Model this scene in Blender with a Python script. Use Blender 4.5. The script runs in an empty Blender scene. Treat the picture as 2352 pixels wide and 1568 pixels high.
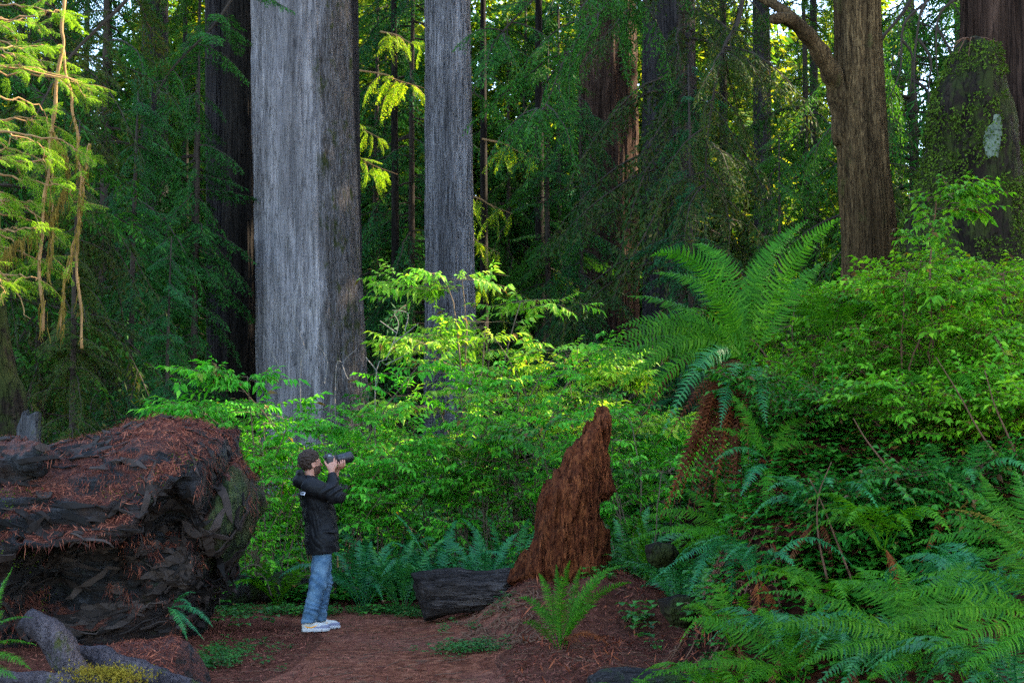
import bpy, math, random
import numpy as np
from mathutils import Vector

random.seed(7)
RNG = np.random.default_rng(11)
C = bpy.context.scene.collection
R = lambda a: a * math.pi / 180.0
CAMZ = 1.6
FPX = 3267.0
HOR = 1081.0
TH = math.atan((HOR - 784.0) / FPX)
CT, ST = math.cos(TH), math.sin(TH)


def P(u, v, Y):
    """point at distance Y in front of the camera seen at (u, v) of a 2352 x 1568 frame"""
    a = (u - 1176.0) / FPX
    b = (784.0 - v) / FPX
    d = np.array([a, CT - b * ST, ST + b * CT])
    d = d * (Y / d[1])
    return np.array([d[0], d[1], d[2] + CAMZ])


def unit(v):
    v = np.asarray(v, float)
    return v / (np.linalg.norm(v, axis=-1, keepdims=True) + 1e-12)


TO_SUN = unit([0.74, 0.25, 0.58])

# ---------------------------------------------------------------- noise
_T = np.random.default_rng(3).random((64, 64, 64)).astype(np.float32) * 2 - 1


def vnoise(p):
    p = np.asarray(p, np.float32)
    i = np.floor(p).astype(np.int32)
    f = p - i
    f = f * f * (3 - 2 * f)
    i0 = i & 63
    i1 = (i + 1) & 63
    x0, y0, z0 = i0[..., 0], i0[..., 1], i0[..., 2]
    x1, y1, z1 = i1[..., 0], i1[..., 1], i1[..., 2]
    fx, fy, fz = f[..., 0], f[..., 1], f[..., 2]
    a = _T[x0, y0, z0] * (1 - fx) + _T[x1, y0, z0] * fx
    b = _T[x0, y1, z0] * (1 - fx) + _T[x1, y1, z0] * fx
    c = _T[x0, y0, z1] * (1 - fx) + _T[x1, y0, z1] * fx
    d = _T[x0, y1, z1] * (1 - fx) + _T[x1, y1, z1] * fx
    return (a * (1 - fy) + b * fy) * (1 - fz) + (c * (1 - fy) + d * fy) * fz


def fbm(p, o=4, g=0.5):
    p = np.asarray(p, np.float32)
    s, a, t = 0, 1.0, 0
    for k in range(o):
        s = s + a * vnoise(p * (2.03 ** k) + 17.3 * k)
        t += a
        a *= g
    return s / t


def ridged(p, o=4):
    p = np.asarray(p, np.float32)
    s, a, t = 0, 1.0, 0
    for k in range(o):
        s = s + a * (1 - 2 * np.abs(vnoise(p * (2.1 ** k) + 9.1 * k)))
        t += a
        a *= 0.55
    return s / t


def sst(a, b, x):
    t = np.clip((x - a) / (b - a), 0, 1)
    return t * t * (3 - 2 * t)


# ---------------------------------------------------------------- meshes and things
def mk(name, V, F, mat=None, parent=None, smooth=False, midx=None, loc=None):
    """V in world space; F a list of index arrays (n,3)/(n,4). Links ONE mesh object."""
    V = np.asarray(V, np.float32)
    if loc is None:
        loc = parent.get('_o', None) if parent is not None else None
        loc = np.array(loc) if loc is not None else np.zeros(3)
        own = np.zeros(3)
    else:
        own = np.asarray(loc, float)
        if parent is not None and parent.get('_o', None) is not None:
            own = own - np.array(parent['_o'])
        loc = np.asarray(loc, float)
    if not isinstance(F, (list, tuple)):
        F = [F]
    F = [np.asarray(f, np.int32) for f in F if len(f)]
    me = bpy.data.meshes.new(name)
    me.vertices.add(len(V))
    me.vertices.foreach_set('co', (V - loc.astype(np.float32)).ravel())
    nl = sum(f.size for f in F)
    npoly = sum(len(f) for f in F)
    me.loops.add(nl)
    me.loops.foreach_set('vertex_index', np.concatenate([f.ravel() for f in F]))
    me.polygons.add(npoly)
    st, tot, o = [], [], 0
    for f in F:
        k = f.shape[1]
        st.append(o + np.arange(len(f)) * k)
        tot.append(np.full(len(f), k))
        o += f.size
    me.polygons.foreach_set('loop_start', np.concatenate(st).astype(np.int32))
    try:
        me.polygons.foreach_set('loop_total', np.concatenate(tot).astype(np.int32))
    except Exception:
        pass
    me.update(calc_edges=True)
    for m in (mat if isinstance(mat, (list, tuple)) else [mat]):
        if m is not None:
            me.materials.append(m)
    if midx is not None:
        me.polygons.foreach_set('material_index', np.asarray(midx, np.int32))
    me.polygons.foreach_set('use_smooth', np.full(npoly, bool(smooth)))
    me.validate()
    ob = bpy.data.objects.new(name, me)
    C.objects.link(ob)
    ob.location = own
    if parent is not None:
        ob.parent = parent
    return ob


def tag(o, label, cat, group=None, kind=None):
    if label:
        o['label'] = label
    if cat:
        o['category'] = cat
    if group:
        o['group'] = group
    if kind:
        o['kind'] = kind
    return o


def thing(name, label, cat, loc, group=None):
    o = bpy.data.objects.new(name, None)
    C.objects.link(o)
    o.location = loc
    o.empty_display_size = 0.2
    o['_o'] = [float(c) for c in loc]
    return tag(o, label, cat, group)


def join(parts):
    """[(V, [F...])] -> V, [tris, quads]"""
    Vs, T, Q, o = [], [], [], 0
    for V, Fs in parts:
        if not isinstance(Fs, (list, tuple)):
            Fs = [Fs]
        for f in Fs:
            f = np.asarray(f)
            if len(f) == 0:
                continue
            (T if f.shape[1] == 3 else Q).append(f + o)
        Vs.append(V)
        o += len(V)
    out = []
    if T:
        out.append(np.concatenate(T))
    if Q:
        out.append(np.concatenate(Q))
    return np.concatenate(Vs), out


def place(T, M, t):
    """template (V, F) put at every transform M (n,3,3), t (n,3)"""
    V, F = T
    n, k = len(M), len(V)
    W = np.einsum('nij,kj->nki', M, V) + t[:, None, :]
    out = (W.reshape(-1, 3), [(f[None, :, :] + (np.arange(n) * k)[:, None, None]).reshape(-1, f.shape[1]) for f in F])
    return out


def rotz(a):
    c, s = np.cos(a), np.sin(a)
    o, l = np.zeros_like(c), np.ones_like(c)
    return np.stack([np.stack([c, -s, o], -1), np.stack([s, c, o], -1), np.stack([o, o, l], -1)], -2)


def roty(a):
    c, s = np.cos(a), np.sin(a)
    o, l = np.zeros_like(c), np.ones_like(c)
    return np.stack([np.stack([c, o, s], -1), np.stack([o, l, o], -1), np.stack([-s, o, c], -1)], -2)


def rotx(a):
    c, s = np.cos(a), np.sin(a)
    o, l = np.zeros_like(c), np.ones_like(c)
    return np.stack([np.stack([l, o, o], -1), np.stack([o, c, -s], -1), np.stack([o, s, c], -1)], -2)


def tube(pts, rad, sides=5):
    pts = np.asarray(pts, float)
    n = len(pts)
    rad = np.broadcast_to(np.asarray(rad, float), (n,))
    T = np.gradient(pts, axis=0)
    T = unit(T)
    ref = np.array([0.0, 0, 1]) if abs(T[:, 2]).mean() < 0.85 else np.array([1.0, 0, 0])
    A = unit(np.cross(T, ref))
    B = np.cross(T, A)
    ph = np.arange(sides) * 2 * math.pi / sides
    V = pts[:, None, :] + rad[:, None, None] * (np.cos(ph)[None, :, None] * A[:, None, :] + np.sin(ph)[None, :, None] * B[:, None, :])
    i = np.arange(n - 1)[:, None] * sides
    j = np.arange(sides)[None, :]
    j2 = (j + 1) % sides
    F = np.stack([i + j, i + j2, i + sides + j2, i + sides + j], -1).reshape(-1, 4)
    V = np.concatenate([V.reshape(-1, 3), pts[:1], pts[-1:]])
    a = np.arange(sides)
    b = (a + 1) % sides
    T1 = np.stack([np.full(sides, n * sides), b, a], -1)
    e = (n - 1) * sides
    T2 = np.stack([np.full(sides, n * sides + 1), e + a, e + b], -1)
    return V, [np.concatenate([T1, T2]), F]


def curve(pts, n):
    """smooth polyline through control points (Catmull-Rom)"""
    p = np.asarray(pts, float)
    q = np.concatenate([2 * p[:1] - p[1:2], p, 2 * p[-1:] - p[-2:-1]])
    m = len(p) - 1
    out = []
    for s in np.linspace(0, m - 1e-6, n):
        k = int(s)
        f = s - k
        a, b, c, d = q[k], q[k + 1], q[k + 2], q[k + 3]
        out.append(0.5 * ((2 * b) + (c - a) * f + (2 * a - 5 * b + 4 * c - d) * f * f + (3 * b - a - 3 * c + d) * f ** 3))
    return np.array(out)


# ---------------------------------------------------------------- implicit solids
def surface_nets(sdf, lo, hi, h, chunk=600000):
    lo = np.asarray(lo, np.float32)
    hi = np.asarray(hi, np.float32)
    B = 6
    nb = np.ceil((hi - lo) / (h * B)).astype(int)
    n = nb * B
    cb = np.stack(np.meshgrid(*[np.arange(k) for k in nb], indexing='ij'), -1).reshape(-1, 3)
    cd = np.concatenate([sdf((lo + (c + 0.5) * B * h).astype(np.float32)) for c in np.array_split(cb, max(1, len(cb) // chunk + 1))])
    V = np.repeat(np.repeat(np.repeat(cd.reshape(nb).astype(np.float32), B, 0), B, 1), B, 2)
    keep = cb[np.abs(cd) < B * h * 1.6 + 0.02]
    loc = np.stack(np.meshgrid(np.arange(B), np.arange(B), np.arange(B), indexing='ij'), -1).reshape(-1, 3)
    idx = (keep[:, None, :] * B + loc[None]).reshape(-1, 3)
    for c in np.array_split(idx, max(1, len(idx) // chunk + 1)):
        V[c[:, 0], c[:, 1], c[:, 2]] = sdf((lo + c * h).astype(np.float32))
    V[0], V[-1], V[:, 0], V[:, -1], V[:, :, 0], V[:, :, -1] = 1, 1, 1, 1, 1, 1
    S = V < 0
    cnt = np.zeros(tuple(k - 1 for k in n), np.int8)
    corners = [(a, b, c) for a in (0, 1) for b in (0, 1) for c in (0, 1)]
    for a, b, c in corners:
        cnt += S[a:n[0] - 1 + a, b:n[1] - 1 + b, c:n[2] - 1 + c]
    act = (cnt > 0) & (cnt < 8)
    ci = np.argwhere(act)
    vals = np.stack([V[ci[:, 0] + a, ci[:, 1] + b, ci[:, 2] + c] for a, b, c in corners], -1)
    acc = np.zeros((len(ci), 3))
    k = np.zeros(len(ci))
    cc = np.array(corners, float)
    for i in range(8):
        for j in range(i + 1, 8):
            if np.abs(cc[i] - cc[j]).sum() == 1:
                m = (vals[:, i] < 0) != (vals[:, j] < 0)
                t = vals[m, i] / (vals[m, i] - vals[m, j])
                acc[m] += cc[i] + t[:, None] * (cc[j] - cc[i])
                k[m] += 1
    verts = lo + (ci + acc / k[:, None]) * h
    ind = np.full(act.shape, -1, np.int32)
    ind[ci[:, 0], ci[:, 1], ci[:, 2]] = np.arange(len(ci))
    quads = []
    for ax in range(3):
        sl0 = [slice(1, -1)] * 3
        a0 = [slice(1, n[d] - 1) for d in range(3)]
        a1 = list(a0)
        a0[ax] = slice(0, n[ax] - 1)
        a1[ax] = slice(1, n[ax])
        s0, s1 = S[tuple(a0)], S[tuple(a1)]
        e = np.argwhere(s0 != s1)
        fl = s0[e[:, 0], e[:, 1], e[:, 2]]
        off = np.array([1, 1, 1])
        off[ax] = 0
        e = e + off
        b_, c_ = [d for d in range(3) if d != ax]
        if ax == 1:
            b_, c_ = c_, b_
        d1 = np.zeros(3, int)
        d1[b_] = 1
        d2 = np.zeros(3, int)
        d2[c_] = 1
        q = [ind[tuple((e - x).T)] for x in (d1 + d2, d2, 0 * d1, d1)]
        q = np.stack(q, -1)
        q[~fl] = q[~fl][:, ::-1]
        quads.append(q)
    Q = np.concatenate(quads)
    Q = Q[(Q >= 0).all(1)]
    return verts, Q


def capsule(p, a, b, ra, rb=None):
    a = np.asarray(a, np.float32)
    b = np.asarray(b, np.float32)
    rb = ra if rb is None else rb
    ab = b - a
    t = np.clip(((p - a) @ ab) / (ab @ ab + 1e-9), 0, 1)
    return np.linalg.norm(p - a - t[:, None] * ab, axis=1) - (ra + (rb - ra) * t)


def ellipsoid(p, c, r):
    r = np.asarray(r, np.float32)
    q = (p - np.asarray(c, np.float32)) / r
    k0 = np.linalg.norm(q, axis=1)
    k1 = np.linalg.norm(q / r, axis=1) + 1e-6
    return k0 * (k0 - 1) / k1


def rbox(p, c, hs, r):
    q = np.abs(p - np.asarray(c, np.float32)) - (np.asarray(hs, np.float32) - r)
    return np.linalg.norm(np.maximum(q, 0), axis=1) + np.minimum(q.max(1), 0) - r


def smin(a, b, k):
    h = np.clip(0.5 + 0.5 * (b - a) / k, 0, 1)
    return b * (1 - h) + a * h - k * h * (1 - h)


def smax(a, b, k):
    return -smin(-a, -b, k)


def poly_sdf(px, pz, poly):
    """signed distance to a closed 2-D polygon (negative inside)"""
    d = np.full(px.shape, 1e9, np.float32)
    s = np.ones(px.shape, np.float32)
    n = len(poly)
    for i in range(n):
        ax, az = poly[i]
        bx, bz = poly[i - 1]
        ex, ez = bx - ax, bz - az
        wx, wz = px - ax, pz - az
        t = np.clip((wx * ex + wz * ez) / (ex * ex + ez * ez + 1e-12), 0, 1)
        d = np.minimum(d, (wx - ex * t) ** 2 + (wz - ez * t) ** 2)
        c1 = pz >= az
        c2 = pz < bz
        c3 = ex * wz > ez * wx
        fl = (c1 & c2 & c3) | (~c1 & ~c2 & ~c3)
        s = np.where(fl, -s, s)
    return s * np.sqrt(d)


def normals_of(V, Q):
    a, b, c, d = V[Q[:, 0]], V[Q[:, 1]], V[Q[:, 2]], V[Q[:, 3]]
    return np.cross(c - a, d - b) * 0.5, (a + b + c + d) / 4


# ---------------------------------------------------------------- materials
def nodes(m):
    m.use_nodes = True
    nt = m.node_tree
    nt.nodes.clear()
    return nt


class NT:
    def __init__(s, name):
        s.m = bpy.data.materials.new(name)
        s.t = nodes(s.m)

    def n(s, typ, **kw):
        x = s.t.nodes.new(typ)
        for k, v in kw.items():
            setattr(x, k, v)
        return x

    def l(s, a, b):
        s.t.links.new(a, b)

    def val(s, node, **kw):
        for k, v in kw.items():
            node.inputs[k].default_value = v

    def coord(s, scale=(1, 1, 1), kind='Object'):
        tc = s.n('ShaderNodeTexCoord')
        mp = s.n('ShaderNodeMapping')
        mp.inputs['Scale'].default_value = scale
        s.l(tc.outputs[kind], mp.inputs['Vector'])
        return mp.outputs['Vector']

    def noise(s, vec, scale, detail=6, rough=0.6, dist=0.0):
        x = s.n('ShaderNodeTexNoise')
        x.inputs['Scale'].default_value = scale
        x.inputs['Detail'].default_value = detail
        x.inputs['Roughness'].default_value = rough
        x.inputs['Distortion'].default_value = dist
        s.l(vec, x.inputs['Vector'])
        return x.outputs['Fac']

    def ramp(s, fac, stops):
        x = s.n('ShaderNodeValToRGB')
        e = x.color_ramp.elements
        while len(e) < len(stops):
            e.new(0.5)
        for k, (p, c) in enumerate(stops):
            e[k].position = p
            c = (c, c, c) if isinstance(c, (int, float)) else c
            e[k].color = (*c, 1)
        s.l(fac, x.inputs['Fac'])
        return x.outputs['Color']

    def mix(s, fac, a, b, mode='MIX'):
        x = s.n('ShaderNodeMix', data_type='RGBA', blend_type=mode)
        for sock, v in ((x.inputs['Factor'], fac), (x.inputs['A'], a), (x.inputs['B'], b)):
            if hasattr(v, 'is_linked') or hasattr(v, 'links'):
                s.l(v, sock)
            elif isinstance(v, (int, float)):
                sock.default_value = v
            else:
                sock.default_value = (*v, 1)
        return x.outputs['Result']

    def math(s, op, a, b=None, clamp=False):
        x = s.n('ShaderNodeMath', operation=op, use_clamp=clamp)
        for k, v in enumerate((a, b)):
            if v is None:
                continue
            if isinstance(v, (int, float)):
                x.inputs[k].default_value = v
            else:
                s.l(v, x.inputs[k])
        return x.outputs[0]

    def bsdf(s, col, rough=0.8, spec=0.3, bump=None, bstr=0.5, bdist=0.02):
        p = s.n('ShaderNodeBsdfPrincipled')
        if isinstance(col, tuple):
            p.inputs['Base Color'].default_value = (*col, 1)
        else:
            s.l(col, p.inputs['Base Color'])
        if isinstance(rough, (int, float)):
            p.inputs['Roughness'].default_value = rough
        else:
            s.l(rough, p.inputs['Roughness'])
        p.inputs['Specular IOR Level'].default_value = spec
        if bump is not None:
            b = s.n('ShaderNodeBump')
            b.inputs['Strength'].default_value = bstr
            b.inputs['Distance'].default_value = bdist
            s.l(bump, b.inputs['Height'])
            s.l(b.outputs['Normal'], p.inputs['Normal'])
        return p

    def out(s, sh):
        o = s.n('ShaderNodeOutputMaterial')
        s.l(sh, o.inputs['Surface'])
        return s.m


def leaf_mat(name, c0, c1, c2, rough=0.45, trans=0.35, tcol=None, spec=0.4, clump=0.6, dead=None):
    t = NT(name)
    g = t.n('ShaderNodeNewGeometry')
    oi = t.n('ShaderNodeObjectInfo')
    base = t.ramp(g.outputs['Random Per Island'], [(0.0, c0), (0.5, c1), (0.955, c2), (0.965, (0.16, 0.10, 0.02)), (1.0, (0.10, 0.05, 0.02))] if ('leaves' in name) else [(0.0, c0), (0.5, c1), (1.0, c2)])
    no = t.noise(t.coord(), clump, 2, 0.5)
    vary = t.ramp(no, [(0.3, 0.68), (0.7, 1.3)])
    base = t.mix(1.0, base, vary, 'MULTIPLY')
    ov = t.ramp(oi.outputs['Random'], [(0.0, (0.85, 0.95, 1.15)), (0.5, (1.0, 1.0, 1.0)), (1.0, (1.25, 1.05, 0.75))])
    base = t.mix(1.0, base, ov, 'MULTIPLY')
    p = t.bsdf(base, rough, spec)
    tr = t.n('ShaderNodeBsdfTranslucent')
    tc = tcol or (1.5, 1.35, 0.55)
    t.l(t.mix(1.0, base, tc, 'MULTIPLY'), tr.inputs['Color'])
    mx = t.n('ShaderNodeMixShader')
    mx.inputs['Fac'].default_value = trans
    t.l(p.outputs[0], mx.inputs[1])
    t.l(tr.outputs[0], mx.inputs[2])
    return t.out(mx.outputs[0])


def bark_mat(name, dark, mid, light, vs=0.09, sc=9.0, moss=0.0, mosscol=(0.05, 0.07, 0.012), bstr=0.9, side=None, sidecol=None, patch=0.0, rough=0.9, crk_s=0.7, axis='z', n2w=0.60):
    """fibrous bark running along z; side = (x0, x1) start of a darker weathered strip in local x"""
    t = NT(name)
    sc3 = (lambda k: (k, 1, 1)) if axis == 'x' else (lambda k: (1, 1, k))
    v = t.coord(sc3(vs))
    n1 = t.noise(v, sc, 8, 0.68, 0.3)
    n2 = t.noise(t.coord(sc3(vs * 1.5)), sc * 3.4, 5, 0.75)
    n0 = t.noise(t.coord(sc3(vs * 0.8)), sc * 1.5, 3, 0.5, 0.4)
    n3 = t.noise(t.coord((1, 1, 0.35)), 1.1, 4, 0.6)
    col = t.ramp(n1, [(0.38, dark), (0.50, mid), (0.62, light)])
    col = t.mix(n2w, col, t.ramp(n2, [(0.38, tuple(c * 0.55 for c in mid)), (0.50, mid), (0.63, light)]))
    crack = t.math('ABSOLUTE', t.math('SUBTRACT', n0, 0.5))
    crk = t.ramp(crack, [(0.0, 1.0), (0.028, 0.0)])
    col = t.mix(t.math('MULTIPLY', crk, crk_s), col, tuple(0.30 * c for c in mid))
    col = t.mix(t.ramp(n3, [(0.38, 0.75), (0.62, 0.0)]), col, tuple(0.55 * c for c in mid))
    wide = t.noise(t.coord(sc3(0.03)), 2.6, 5, 0.6, 0.3)
    col = t.mix(1.0, col, t.ramp(wide, [(0.36, 0.62), (0.5, 1.0), (0.64, 1.22)]), 'MULTIPLY')
    if patch > 0:
        n5 = t.noise(t.coord((1, 1, 0.3)), 5.5, 5, 0.6)
        col = t.mix(t.ramp(n5, [(0.60, 0.0), (0.70, patch)]), col, tuple(0.35 * c for c in dark))
    if side:
        tc = t.n('ShaderNodeTexCoord')
        sx = t.n('ShaderNodeSeparateXYZ')
        t.l(tc.outputs['Object'], sx.inputs[0])
        mr = t.n('ShaderNodeMapRange')
        mr.inputs['From Min'].default_value = side[0]
        mr.inputs['From Max'].default_value = side[1]
        wob = t.noise(t.coord((1.0, 1.0, 0.16)), 2.6, 6, 0.7)
        xz = t.math('ADD', sx.outputs['X'], t.math('MULTIPLY', sx.outputs['Z'], 0.034))
        t.l(t.math('ADD', xz, t.math('MULTIPLY', t.math('SUBTRACT', wob, 0.5), 1.0)), mr.inputs['Value'])
        sd = t.mix(t.ramp(n2, [(0.44, 0.0), (0.60, 0.5)]), sidecol, mid)
        col = t.mix(mr.outputs[0], col, sd)
        mside = mr.outputs[0]
    if moss > 0:
        n4 = t.noise(t.coord((1, 1, 0.55)), 3.2, 8, 0.72)
        mk_ = t.ramp(n4, [(0.60 - moss * 0.25, 0.0), (0.66 - moss * 0.2, 0.9)])
        if side:
            mk_ = t.mix(1.0, mk_, t.ramp(mside, [(0.0, 0.12), (1.0, 1.0)]), 'MULTIPLY')
        col = t.mix(mk_, col, mosscol)
    h = t.math('SUBTRACT', t.math('ADD', t.math('MULTIPLY', n1, 0.8), t.math('MULTIPLY', n2, 0.6)), t.math('MULTIPLY', crk, 0.5))
    return t.out(t.bsdf(col, rough, 0.08, h, bstr, 0.08).outputs[0])


def simple_mat(name, col, rough=0.7, spec=0.3, nscale=40, namp=0.25, bstr=0.3, bdist=0.004, scale=(1, 1, 1)):
    t = NT(name)
    n = t.noise(t.coord(scale), nscale, 5, 0.6)
    c = t.ramp(n, [(0.25, tuple(x * (1 - namp) for x in col)), (0.75, tuple(min(1, x * (1 + namp)) for x in col))])
    return t.out(t.bsdf(c, rough, spec, n, bstr, bdist).outputs[0])
# ---------------------------------------------------------------- palette
M = {}
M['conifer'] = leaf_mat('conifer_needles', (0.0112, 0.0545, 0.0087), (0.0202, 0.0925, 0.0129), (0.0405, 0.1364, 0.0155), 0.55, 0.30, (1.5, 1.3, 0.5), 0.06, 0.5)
M['conifer_blue'] = leaf_mat('bluish_needles', (0.0094, 0.0543, 0.0158), (0.0140, 0.0802, 0.0230), (0.0259, 0.1139, 0.0268), 0.5, 0.25, (1.4, 1.3, 0.6), 0.06, 0.5)
M['conifer_olive'] = leaf_mat('olive_needles', (0.0162, 0.0414, 0.0080), (0.0288, 0.0648, 0.0108), (0.0630, 0.0558, 0.0144), 0.6, 0.30, (1.5, 1.25, 0.5), 0.06, 0.5)
M['sunny'] = leaf_mat('sun_tinted_needles', (0.0738, 0.2143, 0.0089), (0.1394, 0.3131, 0.0134), (0.2786, 0.3791, 0.0278), 0.5, 0.5, (1.6, 1.4, 0.45), 0.06, 0.8)  # lit copy of the needles: colour raised to stand in for direct sun
M['far'] = leaf_mat('sun_tinted_far_needles', (0.0162, 0.0607, 0.0149), (0.0405, 0.1164, 0.0182), (0.1619, 0.2024, 0.0248), 0.6, 0.5, (2.2, 1.8, 0.5), 0.06, 0.18)  # yellower, brighter tones put sunlit specks into the distant needle colour
M['shrub'] = leaf_mat('shrub_leaves', (0.0320, 0.2094, 0.0099), (0.0678, 0.3450, 0.0148), (0.1602, 0.4682, 0.0320), 0.5, 0.44, (1.3, 1.3, 0.6), 0.16, 1.2)
M['shrub_yellow'] = leaf_mat('yellow_green_leaves', (0.0968, 0.3098, 0.0116), (0.2130, 0.4453, 0.0271), (0.3678, 0.5034, 0.0678), 0.55, 0.46, (1.25, 1.2, 0.6), 0.14, 1.5)
M['shrub_dark'] = leaf_mat('dark_shrub_leaves', (0.0108, 0.0900, 0.0090), (0.0216, 0.1440, 0.0126), (0.0540, 0.2160, 0.0180), 0.45, 0.32, (1.3, 1.3, 0.6), 0.2, 1.0)
M['huckle'] = leaf_mat('small_oval_leaves', (0.0445, 0.1729, 0.0074), (0.0889, 0.2964, 0.0123), (0.1852, 0.4199, 0.0222), 0.55, 0.42, (1.35, 1.3, 0.5), 0.12, 0.9)
M['fern'] = leaf_mat('fern_fronds', (0.0201, 0.1030, 0.0043), (0.0346, 0.1505, 0.0052), (0.0637, 0.1980, 0.0070), 0.52, 0.38, (1.4, 1.35, 0.5), 0.10, 1.1)
M['fern_dark'] = leaf_mat('dark_fern_fronds', (0.0115, 0.0976, 0.0298), (0.0207, 0.1377, 0.0390), (0.0390, 0.1836, 0.0390), 0.42, 0.28, (1.3, 1.3, 0.6), 0.22, 1.0)
M['fern_dead'] = leaf_mat('dead_fern_fronds', (0.0525, 0.0158, 0.0070), (0.0963, 0.0297, 0.0123), (0.1400, 0.0542, 0.0210), 0.85, 0.2, (1.2, 1.0, 0.8), 0.06, 3.0)
M['fern_yellow'] = leaf_mat('yellowing_fern_fronds', (0.14, 0.12, 0.012), (0.20, 0.15, 0.02), (0.24, 0.19, 0.03), 0.6, 0.35, (1.2, 1.1, 0.6), 0.06, 3.0)
M['clover'] = leaf_mat('clover_leaves', (0.0132, 0.0720, 0.0096), (0.0216, 0.1020, 0.0132), (0.0360, 0.1260, 0.0180), 0.5, 0.3, (1.3, 1.3, 0.6), 0.16, 2.0)
M['moss_leaf'] = leaf_mat('moss_tufts', (0.0272, 0.0536, 0.0051), (0.0476, 0.0893, 0.0085), (0.0816, 0.1339, 0.0153), 0.8, 0.2, (1.3, 1.2, 0.5), 0.06, 2.0)
M['beard'] = leaf_mat('hanging_moss_strands', (0.07, 0.055, 0.014), (0.11, 0.085, 0.022), (0.15, 0.12, 0.03), 0.9, 0.3, (1.3, 1.2, 0.6), 0.06, 2.0)
M['litter'] = leaf_mat('dry_needles', (0.0415, 0.0110, 0.0074), (0.1196, 0.0303, 0.0185), (0.3190, 0.1033, 0.0518), 0.8, 0.08, (1.0, 1.0, 1.0), 0.06, 1.6)
M['twig'] = simple_mat('twig_bark', (0.10, 0.070, 0.042), 0.85, 0.2, 30, 0.4)
M['twig_pale'] = simple_mat('pale_twig_bark', (0.13, 0.115, 0.105), 0.8, 0.2, 30, 0.3)
M['twig_tan'] = simple_mat('tan_stem_bark', (0.24, 0.135, 0.055), 0.85, 0.15, 14, 0.45, 0.6, 0.01, (1, 1, 0.15))
M['twig_red'] = simple_mat('reddish_stem_bark', (0.10, 0.050, 0.028), 0.85, 0.2, 30, 0.4)
M['limb'] = simple_mat('dark_limb_bark', (0.030, 0.022, 0.016), 0.9, 0.2, 20, 0.4)


# ---------------------------------------------------------------- templates
def leaf_shape(pos, d, n, ln, wd, fold=0.22, droop=0.18):
    """many leaves at once: 5 verts, 4 tris each, folded on the midrib"""
    pos, d, n = np.asarray(pos, float), unit(d), np.asarray(n, float)
    s = unit(np.cross(d, n))
    n = np.cross(s, d)
    ln = np.broadcast_to(np.asarray(ln, float), (len(pos),))[:, None]
    wd = np.broadcast_to(np.asarray(wd, float), (len(pos),))[:, None]
    b = pos
    m = pos + d * ln * 0.45 - n * 0.0
    t = pos + d * ln - n * ln * droop
    l = pos + d * ln * 0.42 + s * wd * 0.5 + n * wd * fold
    r = pos + d * ln * 0.42 - s * wd * 0.5 + n * wd * fold
    V = np.stack([b, m, t, l, r], 1).reshape(-1, 3)
    k = np.arange(len(pos))[:, None] * 5
    F = np.concatenate([k + np.array([[0, 4, 1]]), k + np.array([[4, 2, 1]]), k + np.array([[0, 1, 3]]), k + np.array([[1, 2, 3]])])
    return V, [F]


def rhombs(pos, d, side, ln, wd):
    ln = np.broadcast_to(np.asarray(ln, float), (len(pos),))[:, None]
    wd = np.broadcast_to(np.asarray(wd, float), (len(pos),))[:, None]
    V = np.stack([pos, pos + d * ln * 0.45 - side * wd * 0.5, pos + d * ln, pos + d * ln * 0.45 + side * wd * 0.5], 1).reshape(-1, 3)
    F = np.arange(len(pos) * 4).reshape(-1, 4)
    return V, [F]


def strip(pts, w, side):
    pts = np.asarray(pts)
    n = len(pts)
    w = np.broadcast_to(np.asarray(w, float), (n,))[:, None]
    V = np.concatenate([pts - side * w / 2, pts + side * w / 2])
    i = np.arange(n - 1)
    return V, [np.stack([i, i + 1, n + i + 1, n + i], -1)]


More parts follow.
